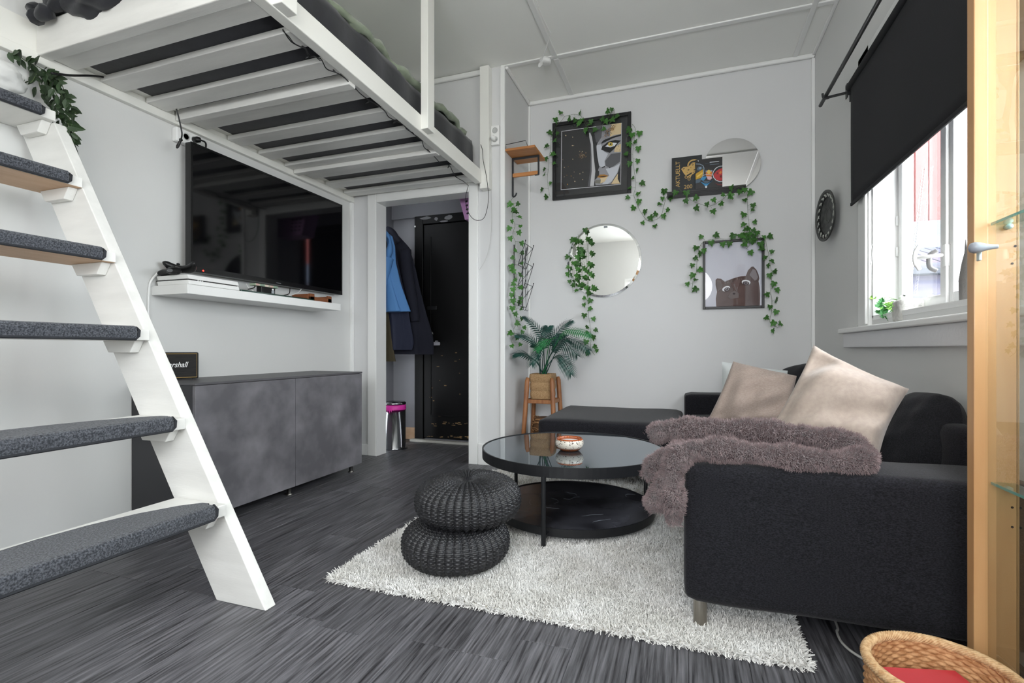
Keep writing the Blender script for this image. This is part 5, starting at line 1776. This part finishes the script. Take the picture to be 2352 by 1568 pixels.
# sill: stone pot with plant, bird, sensor, cord
sz_ = .992
q = at(2088, 738, z=sz_)
qx, qy = .93, at(2086, 735, z=sz_).y
qy = 2.70
qq = at(2085, 720, x=.92)
qx, qy = .92, qq.y
sp_ = thing('stone_pot', 'rough white stone pot with green plant on the window sill', 'plant', (qx, qy, sz_))
P = []
obj('pot', soft_box(qx - .045, qx + .045, qy - .05, qy + .05, sz_ + .001, sz_ + .10, .018, 8, .0, 31, .004), mat('rough_white_stone', 'd9d8d4', .85, col2='b9b8b2', scale=40, bump=.8, bscale=70), sp_, smooth=True)
LG = mat('light_green_leaf', '5f9a3c', .5, col2='9ccf5c', scale=20)
LG2 = mat('dark_green_leaf', '2f7a34', .5)
for k, (px, py, s, mm) in enumerate(((2006, 682, .03, 0), (2020, 700, .035, 1), (2032, 712, .04, 1), (2048, 705, .045, 0), (2058, 712, .035, 0), (2042, 728, .05, 1), (2025, 690, .03, 1), (2052, 695, .03, 0), (2030, 722, .04, 1), (2018, 716, .03, 1), (2038, 698, .03, 0), (2012, 706, .03, 1), (2060, 700, .03, 0), (2046, 736, .03, 1), (2026, 708, .03, 0))):
    c = at(px, py, x=.885 + .012 * (k % 4))
    mb = MB()
    g_ = random.Random(k)
    a = g_.uniform(-1, 1)
    M3 = Euler((g_.uniform(.3, 1.1), g_.uniform(-.5, .5), g_.uniform(-.8, .3))).to_matrix()
    o3 = [(0, -.5), (.35, -.45), (.55, -.1), (.3, .0), (.5, .3), (.2, .35), (0, .75), (-.2, .35), (-.5, .3), (-.3, 0), (-.55, -.1), (-.35, -.45)]
    mb.add([c + M3 @ Vector((0, 0, -.004))] + [c + M3 @ (Vector((u, v, .15 * abs(u))) * s) for u, v in o3], [(0, i, i % 12 + 1) for i in range(1, 13)])
    mb.tube([c + M3 @ Vector((0, -.4 * s, 0)), c.lerp(Vector((qx, qy + .02, sz_ + .09)), .5) + Vector((0, 0, .01)), Vector((qx, qy + .02, sz_ + .09))], .0012, 4)
    obj('leaf', mb, LG if mm == 0 else LG2, sp_)
bd = at(2068, 700, x=.95)
bi = thing('bird_figure', 'small white bird figure behind the stone pot on the sill', 'figurine', (.95, bd.y, sz_))
b = MB()
b.tube(smoothpath([(.95, bd.y + .05, sz_ + .008), (.95, bd.y + .03, sz_ + .04), (.95, bd.y, sz_ + .075), (.95, bd.y - .03, sz_ + .11), (.95, bd.y - .035, sz_ + .135)], 5), [.012, .016, .02, .024, .026, .028, .03, .03, .029, .027, .024, .022, .02, .018, .017, .018, .018, .017, .014, .009, .003], 12)
obj('body', b, WPLAST, bi, smooth=True)
obj('beak', MB().tube([(.95, bd.y - .04, sz_ + .13), (.95, bd.y - .065, sz_ + .125)], [.006, .001], 8), mat('grey_beak', '8d8d8d', .5), bi, smooth=True)
b2 = at(2226, 625, x=.94)
b3 = thing('owl_figure', 'grey carved bird figure peeking out behind the cabinet edge on sill', 'figurine', (.94, b2.y - .03, sz_))
obj('body', MB().lathe([(0, 0), (.03, 0), (.04, .04), (.042, .12), (.034, .18), (.028, .21), (.02, .235), (0, .245)], (.94, b2.y - .035, sz_ + .001), 20), mat('grey_carved_wood', '8a8784', .7, bump=.8, bscale=60), b3, smooth=True)
obj('ear_tuft', MB().tube([(.93, b2.y - .02, sz_ + .22), (.925, b2.y - .012, sz_ + .265)], [.012, .002], 8), MATS['grey_carved_wood'], b3, smooth=True)
q = at(2217, 700, x=.965)
sn = thing('window_sensor', 'small white sensor box at the sash foot beside the cabinet', 'sensor', (.97, q.y, sz_))
obj('housing', MB().box(.955, .984, q.y - .022, q.y + .022, sz_ + .012, sz_ + .085), WPLAST, sn, bevel=.007)
obj('dots', MB().box(.9535, .956, q.y - .012, q.y - .006, sz_ + .055, sz_ + .065).box(.9535, .956, q.y + .004, q.y + .01, sz_ + .055, sz_ + .065), mat('grey_mark', '77777a', .4), sn)
cdp = [at(*q, x=.872) for q in ((2007, 555), (2004, 580), (2001, 610), (1996, 660), (1985, 710), (1968, 752))]
o = obj('blind_cord', MB().tube(smoothpath(cdp, 5), .0014, 5).tube(smoothpath([at(*q, x=.872) for q in ((2004, 560), (2010, 580), (2008, 602), (1998, 605), (1996, 590), (2003, 562))], 4), .0012, 5), WPLAST, None, smooth=True)
o['label'], o['category'] = 'thin white blind cord hooked at the window casing', 'cord'
m = MB()
la, lb = at(2086, 678, x=.99), at(2122, 385, x=.99)
n = 40
w = Vector((0, .012, 0))
L1 = [la.lerp(lb, i / n) for i in range(n + 1)]
m.tube([p + w for p in L1], .0016, 4).tube([p - w for p in L1], .0016, 4)
for i in range(n):
    m.tube([L1[i] + w, L1[i].lerp(L1[i + 1], .5) - w], .0012, 4)
    m.tube([L1[i] - w, L1[i].lerp(L1[i + 1], .5) - w * 1.8, L1[i + 1] - w], .0012, 4)
o = obj('lace_ribbon', m, WPLAST, None, smooth=True)
o['label'], o['category'] = 'white lace ribbon hanging diagonally in front of the window pane', 'ribbon'

# ------------------------------------------------------------------ display cabinet at the right edge
KY, KX = 1.42, .621
kb = thing('display_cabinet', 'tall narrow beech display cabinet with glass door at right edge', 'cabinet', (.67, 1.2, 0))
K0 = .86
obj('side_panel', MB().box(.648, .708, KY, KY + .018, .10, 1.90), BEECH, kb, bevel=.001)
obj('side_panel', MB().box(.648, .708, K0 - .018, K0, .10, 1.90), BEECH, kb, bevel=.001)
obj('base', MB().box(.63, .708, K0 - .018, KY + .018, 0, .10), BEECH, kb, bevel=.002)
obj('top', MB().box(.625, .708, K0 - .018, KY + .018, 1.90, 1.925), BEECH, kb, bevel=.002)
dr_ = obj('door', MB().box(KX, .6475, KY - .012, KY + .018, .10, 1.90).box(KX, .6475, K0 - .018, K0 + .012, .10, 1.90), BEECH, kb, bevel=.002)
obj('door_glass', MB().box(.6415, .6465, K0 + .01, KY - .011, .10, 1.90), CABG, dr_)
obj('back_glass', MB().box(.702, .706, K0, KY, .10, 1.90), CABG, kb)
SG = glass('shelf_glass', (.80, .93, .90), 1.6)
for px, py in ((2283, 517), (2283, 1113)):
    q = at(px, py, y=KY - .004)
    s_ = obj('glass_shelf', MB().box(q.x - .004, .70, K0 + .002, KY - .002, q.z, q.z + .006), SG, kb)
    obj('shelf_edge', MB().box(q.x - .0048, q.x - .004, K0 + .002, KY - .002, q.z, q.z + .006), mat('green_glass_edge', '7fb0a6', .15), s_)
    obj('shelf_pin', MB().tube([(.685, KY, q.z - .006), (.685, KY - .014, q.z - .006)], .006, 10), mat('clear_pin', 'b8c6c2', .2), s_, smooth=True)
m = MB()
for px, py in ((2325, 605), (2325, 1165), (2325, 1210), (2332, 565)):
    q = at(px, py, y=KY - .0005)
    m.lathe([(0, 0), (.0026, 0), (.0026, .0006), (0, .0006)], q, 10, MX)
obj('pin_holes', m, mat('dark_hole', '33231a', .8), kb)
q = at(2290, 566, x=.640)
kn = Matrix.Rotation(-PI / 2, 3, 'Y')
obj('knob', MB().lathe([(0, 0), (.0045, 0), (.005, .003), (.0055, .010), (.008, .022), (.0115, .032), (.0125, .040), (.010, .047), (.004, .0505), (0, .051)], (.6413, q.y, q.z), 20, kn), mat('grey_blue_ceramic', '8f929b', .3), dr_, smooth=True)
q = at(2254, 586, x=KX)
obj('catch', MB().box(KX - .006, KX - .0003, q.y - .005, q.y + .008, q.z - .012, q.z + .010), mat('clear_plastic_catch', 'c3cac6', .3), dr_, bevel=.002)


# ------------------------------------------------------------------ basket on the floor with a red box
def wovenshell(cx, cy, r0, r1, z0, z1, n_st, row_h, amp, th):
    NU = 240
    NV = int((z1 - z0) / row_h) * 4
    u = np.arange(NU) / NU * 2 * PI
    V = []
    rows = np.linspace(0, 1, NV + 1)
    for t in rows:
        k = t * NV / 4
        par = 1 if int(k) % 2 else -1
        s = abs(math.sin(PI * (k % 1)))
        r = r0 + (r1 - r0) * t + .006 * math.sin(PI * t) + amp * (par * np.cos(n_st * u) + .8 * s)
        V.append(np.stack([cx + r * np.cos(u), cy + r * np.sin(u), np.full(NU, z0 + (z1 - z0) * t)], 1))
    inn = []
    for t in rows[::-1]:
        k = t * NV / 4
        par = 1 if int(k) % 2 else -1
        s = abs(math.sin(PI * (k % 1)))
        r = r0 + (r1 - r0) * t + .006 * math.sin(PI * t) - th + amp * (par * np.cos(n_st * u) - .8 * s)
        inn.append(np.stack([cx + r * np.cos(u), cy + r * np.sin(u), np.full(NU, z0 + .004 + (z1 - z0 - .004) * t)], 1))
    A_ = np.array(V + inn)
    m_ = A_.shape[0]
    I = np.arange(m_ - 1)[:, None] * NU + np.arange(NU)[None]
    J = np.arange(m_ - 1)[:, None] * NU + np.roll(np.arange(NU), -1)[None]
    return A_.reshape(-1, 3), np.stack([I, J, J + NU, I + NU], -1).reshape(-1, 4)


bcx, bcy = .482, 1.205
bs_ = thing('storage_basket', 'round tan woven basket on the floor by the cabinet', 'basket', (bcx, bcy, 0))
V, Q = wovenshell(bcx, bcy, .105, .126, .004, .235, 26, .0072, .0020, .008)
arrays('woven_wall', V, Q, RATTAN, bs_)
obj('floor', MB().lathe([(0, .0), (.104, .0), (.104, .008), (0, .008)], (bcx, bcy, 0), 30), RATTAN, bs_)
m = MB()
for ph in range(9):
    pts = []
    for k in range(180):
        a = 2 * PI * k / 180
        w = 14 * a + ph * 2 * PI / 9
        r = .124 + .0078 * math.cos(w)
        pts.append((bcx + r * math.cos(a), bcy + r * math.sin(a), .238 + .0078 * math.sin(w)))
    m.tube(pts, .0029, 5, closed=True)
obj('braided_rim', m, mat('pale_rattan', 'b98f63', .7, col2='d9b78c', scale=120, bump=.4, bscale=160), bs_, smooth=True)
rb = thing('red_book', 'red box shaped book lying inside the tan floor basket', 'book', (bcx + .0, bcy, .16))
Mr = Matrix.Rotation(.25, 3, 'Z')


def rq(x, y, z):
    v = Mr @ Vector((x, y, 0))
    return (bcx + v.x, bcy + v.y, z)


def rbox(x0, x1, y0, y1, z0, z1):
    return MB().prism([rq(x0, y0, z0), rq(x1, y0, z0), rq(x1, y1, z0), rq(x0, y1, z0)], (0, 0, z1 - z0))


obj('cover', rbox(-.075, .075, -.07, .07, .196, .200), mat('red_book_cover', 'c2303c', .4), rb, bevel=.001)
obj('page_block', rbox(-.071, .071, -.066, .066, .158, .196), mat('book_pages', 'e3c9c6', .7), rb)
obj('back_cover', rbox(-.075, .075, -.07, .07, .154, .158), MATS['red_book_cover'], rb, bevel=.001)
bt = thing('grey_cloth_bundle', 'grey cloth filling the bottom of the tan floor basket', 'cloth', (bcx, bcy, .009))
obj('cloth', MB().lathe([(0, .0095), (.085, .0095), (.095, .06), (.095, .13), (.08, .152), (0, .1535)], (bcx, bcy, 0), 24), WHITEC, bt, smooth=True)
cw = [at(*q, z=.006) for q in ((1921, 1432), (1922, 1450), (1930, 1470), (1945, 1487), (1962, 1500), (1985, 1514))]
o = obj('cable', MB().tube(smoothpath([cw[0] + Vector((.02, .3, 0))] + cw, 5), .004, 6), mat('grey_white_cord', 'bdbcb8', .5), None, smooth=True)
o['label'], o['category'] = 'grey white power cord on the floor behind the tan basket', 'cord'

# ------------------------------------------------------------------ hall things
bn = at(905, 1034, z=0)
bnx, bny = -2.425, 3.80
bin_ = thing('pedal_bin', 'steel pedal bin with bright pink liner in the hall', 'bin', (bnx, bny, 0))
STL = mat('polished_steel', 'a9abae', .16, metal=1)
obj('body', MB().lathe([(0, .0), (.102, .0), (.102, .012), (.10, .014), (.10, .385), (.097, .385), (.097, .02), (0, .02)], (bnx, bny, 0), 40), STL, bin_, smooth=True)
obj('liner', MB().lathe([(.1008, .36 - .012), (.1045, .345), (.1055, .352), (.1035, .3855), (.099, .389), (.095, .387), (.095, .33)], (bnx, bny, 0), 40), mat('pink_bin_liner', 'd72f9f', .45), bin_, smooth=True)
m = MB()
for k in range(7):
    a = -.9 - k * .16
    m.prism([(bnx + .1035 * math.cos(a - .09), bny + .1035 * math.sin(a - .09), .36), (bnx + .1035 * math.cos(a + .09), bny + .1035 * math.sin(a + .09), .36), (bnx + .104 * math.cos(a), bny + .104 * math.sin(a), .318 + .012 * abs(k - 3))], (.002 * math.cos(a), .002 * math.sin(a), 0))
obj('liner_fold', m, MATS['pink_bin_liner'], bin_)
obj('lid', MB().lathe([(0, .392), (.103, .392), (.104, .405), (.095, .414), (.05, .420), (0, .421)], (bnx, bny, 0), 40), STL, bin_, smooth=True)
obj('pedal', MB().box(bnx + .06, bnx + .15, bny - .05, bny - .02, .012, .022), BPLAST, bin_, bevel=.004)


def garment(name, label, cat, levels, y0, dy, m_, seed, group=None, mesh='cloth'):
    """hanging garment: stacked folded cross-sections; levels = [(z, centre x, half width)]"""
    g_ = random.Random(seed)
    ph = [g_.uniform(0, 6) for _ in range(4)]
    zs = np.linspace(levels[0][0], levels[-1][0], 34)
    Z = [l[0] for l in levels][::-1]
    X = [l[1] for l in levels][::-1]
    Hh = [l[2] for l in levels][::-1]
    P = []
    for i, z in enumerate(zs):
        cx = np.interp(z, Z, X)
        h = np.interp(z, Z, Hh)
        t = i / 33
        r = []
        for k in range(44):
            a = 2 * PI * k / 44
            f = 1 + (.05 + .13 * t) * math.sin(5 * a + ph[0] + 1.2 * math.sin(z * 4)) + .05 * math.sin(11 * a + ph[1] + z * 6)
            r.append((cx + h * f * math.cos(a), y0 + dy * (.75 + .4 * t) * f * math.sin(a), z))
        P.append(r)
    mb = MB().grid(P, cv=True)
    mb.poly(P[0]).poly(P[-1][::-1])
    t_ = thing(name, label, cat, (levels[-1][1], y0, levels[-1][0]), group)
    o = obj(mesh, mb, m_, t_, smooth=True)
    return t_, o


hk = thing('coat_rack', 'coat hook rail on the hall wall behind the hanging jackets', 'coat rack', (HX, 3.9, 1.9))
obj('rail', MB().box(HX, HX + .02, 3.66, 4.2, 1.90, 1.97), DK, hk, bevel=.003)
for yy in (3.72, 3.84, 3.96):
    obj('hook', MB().tube(smoothpath([(HX + .02, yy, 1.93), (HX + .09, yy, 1.92), (HX + .12, yy, 1.935), (HX + .13, yy, 1.965)], 4), .006, 6), CHROME, hk, smooth=True)
BLUE = mat('sky_blue_softshell', '4a79ad', .8, bump=.15, bscale=60)
NVY = mat('navy_coat_cloth', '0f1120', .9, bump=.15, bscale=60)
NV2 = mat('dark_blue_cloth', '181d32', .85, bump=.2, bscale=40)
OLV = mat('olive_lining', '3f3826', .9)
b_, _ = garment('blue_jacket', 'light blue softshell jacket hanging foremost in the hall', 'jacket', [(1.915, -2.545, .045), (1.86, -2.50, .105), (1.76, -2.485, .115), (1.62, -2.475, .11), (1.45, -2.455, .125), (1.30, -2.43, .15), (1.20, -2.41, .165)], 3.71, .055, BLUE, 3)
obj('hood', MB().tube(smoothpath([(-2.50, 3.67, 1.90), (-2.41, 3.655, 1.86), (-2.37, 3.65, 1.80), (-2.375, 3.65, 1.72), (-2.40, 3.65, 1.655), (-2.47, 3.65, 1.63)], 5), [.018 + .01 * math.sin(i * .5) for i in range(26)], 8), BLUE, b_, smooth=True)
obj('lining', MB().ball((-2.465, 3.662, 1.755), .062, .02, .10, 14, 8), mat('black_mesh_lining', '17181a', .9), b_, smooth=True)
obj('sleeve', MB().tube(smoothpath([(-2.40, 3.665, 1.66), (-2.43, 3.65, 1.5), (-2.47, 3.65, 1.35), (-2.485, 3.655, 1.24)], 5), [.05 - .0012 * i for i in range(16)], 10), BLUE, b_, smooth=True)
n_, _ = garment('navy_coat', 'long navy coat hanging behind the blue jacket', 'coat', [(1.95, -2.56, .06), (1.89, -2.53, .09), (1.79, -2.48, .14), (1.60, -2.45, .16), (1.36, -2.42, .18), (1.0, -2.36, .21), (.83, -2.35, .215)], 3.92, .06, NVY, 7)
obj('collar', MB().tube(smoothpath([(-2.60, 3.90, 1.93), (-2.54, 3.87, 1.96), (-2.48, 3.88, 1.92), (-2.43, 3.89, 1.83)], 5), .028, 8), NVY, n_, smooth=True)
obj('sleeve', MB().tube(smoothpath([(-2.36, 3.88, 1.76), (-2.32, 3.86, 1.5), (-2.27, 3.86, 1.25), (-2.25, 3.86, 1.12)], 5), [.055 - .001 * i for i in range(16)], 10), NVY, n_, smooth=True)
garment('dark_blue_jacket', 'dark blue jacket hanging below and behind the blue softshell', 'jacket', [(1.80, -2.50, .08), (1.5, -2.48, .12), (1.2, -2.44, .15), (.93, -2.42, .165), (.87, -2.42, .15)], 3.80, .05, NV2, 11)
garment('olive_scarf', 'olive and beige scarf ends showing under the dark jackets', 'scarf', [(1.7, -2.56, .05), (1.2, -2.53, .07), (.9, -2.50, .09), (.77, -2.49, .10)], 3.74, .03, OLV, 13)
pk0, pk1 = at(1062, 458, y=3.80), at(1078, 508, y=3.80)
pb_ = thing('pink_basket', 'lavender pink plastic basket high up at the hall doorway', 'basket', (-1.46, 3.80, pk1.z))
PK = mat('lavender_plastic', 'c592c4', .45)
zb, zt = pk1.z, pk0.z + .02
xa, xb_ = at(1077, 508, y=3.80).x - .01, at(1060, 455, y=3.80).x
m = MB()
m.prism([(xa, 3.74, zb), (RW - .14, 3.74, zb), (RW - .105, 3.74, zt), (xb_, 3.74, zt)], (0, .004, 0))
m.prism([(xa, 3.90, zb), (RW - .14, 3.90, zb), (RW - .105, 3.90, zt), (xb_, 3.90, zt)], (0, -.004, 0))
m.prism([(xa, 3.744, zb), (xb_, 3.744, zt), (xb_ + .004, 3.744, zt), (xa + .004, 3.744, zb)], (0, .152, 0))
m.prism([(RW - .14, 3.744, zb), (RW - .105, 3.744, zt), (RW - .109, 3.744, zt), (RW - .144, 3.744, zb)], (0, .152, 0))
m.box(xa, RW - .14, 3.744, 3.896, zb, zb + .004)
obj('shell', m, PK, pb_)
m = MB()
for k in range(5):
    for j in range(3):
        zz = zb + .05 + .033 * k
        xx = at(1069 + 3 * 0, 480, y=3.738).x + .02 + j * .045 - .004 * k
        m.prism([(xx + .012 * math.cos(a) + .3 * .01 * math.sin(a), 3.7394, zz + .009 * math.sin(a)) for a in np.linspace(0, 2 * PI, 9)[:-1]], (0, .0004, 0))
obj('slots', m, mat('dark_slot', '2a2030', .8), pb_)
obj('rim', MB().box(xb_ - .008, RW - .105, 3.732, 3.742, zt - .012, zt + .004).box(xb_ - .008, xb_, 3.732, 3.908, zt - .012, zt + .004), PK, pb_, bevel=.002)

# ------------------------------------------------------------------ trailing leaf plant and white fabric at the ladder top
g_ = random.Random(21)
vp = [[(25, 122), (45, 130), (62, 142), (85, 152), (105, 165), (122, 178)], [(95, 160), (108, 180), (118, 205), (130, 232), (145, 262), (160, 292), (172, 318)], [(105, 165), (125, 190), (140, 215), (152, 245), (160, 275), (168, 300), (180, 332)], [(85, 155), (88, 175), (92, 200), (105, 225), (120, 245), (135, 268)],
      [(110, 172), (128, 178), (140, 190), (150, 215), (165, 245), (175, 262)], [(88, 160), (75, 185), (68, 190)], [(100, 168), (122, 200), (138, 245), (150, 285), (158, 315)]]
yv = 1.36
vr = thing('trailing_plant', 'dark leafy trailing plant hanging at the top of the ladder stair', 'plant', at(60, 142, y=yv))
for path in vp:
    sp = smoothpath([Vector((a, b, 0)) for a, b in path], 8)
    W3 = [at(q.x, q.y, y=yv - .012 * math.sin(i * .5)) for i, q in enumerate(sp)]
    W3 = [w if w.x > -2.6 else at(q.x, q.y, x=-2.6) for w, q in zip(W3, sp)]
    obj('stem', MB().tube(W3, .0016, 4), STEM, vr, smooth=True)
    acc, nxt, sd = 0, 3, 1
    for i in range(1, len(sp)):
        acc += (sp[i] - sp[i - 1]).length
        if acc > nxt:
            nxt = acc + g_.uniform(4.0, 7.5)
            sd = -sd
            d = (sp[i] - sp[i - 1]).normalized()
            ang = math.atan2(-d.x, -d.y) + sd * g_.uniform(.3, 1.1)
            p = W3[i] + Vector((0, -g_.uniform(0, .02), 0))
            leafobj(VLEAF, vr, p, -ang, g_.uniform(.035, .058), g_, (.25 + g_.gauss(0, .35), -1 + g_.gauss(0, .2), -.2 + g_.gauss(0, .35)))
wb = at(-8, 165, y=1.16)
mb = MB()
P = []
for i in range(28):
    a = PI * (i + .3) / 28.6
    r = []
    for k in range(30):
        t = 2 * PI * k / 30
        rr = .085 * (1 + .05 * math.sin(4 * t + 5 * a) + .04 * math.sin(9 * t - 7 * a) + .03 * math.sin(15 * a + 3 * t))
        r.append((max(LX + .004, wb.x + rr * math.sin(a) * math.cos(t) * .75), 1.13 + rr * 1.35 * math.sin(a) * math.sin(t), 1.852 + .08 + rr * math.cos(a) * .9))
    P.append(r)
mb.grid(P, cv=True)
mb.poly(P[0]).poly(P[-1][::-1])
obj('white_fabric_bundle', mb, mat('wrinkled_white_fabric', 'dcdcda', .85, bump=.6, bscale=35), None, smooth=True, label='wrinkled white fabric bundle lying on the top ladder tread', category='fabric')
print('leaves', nleaf[0], 'objects', len(bpy.data.objects))
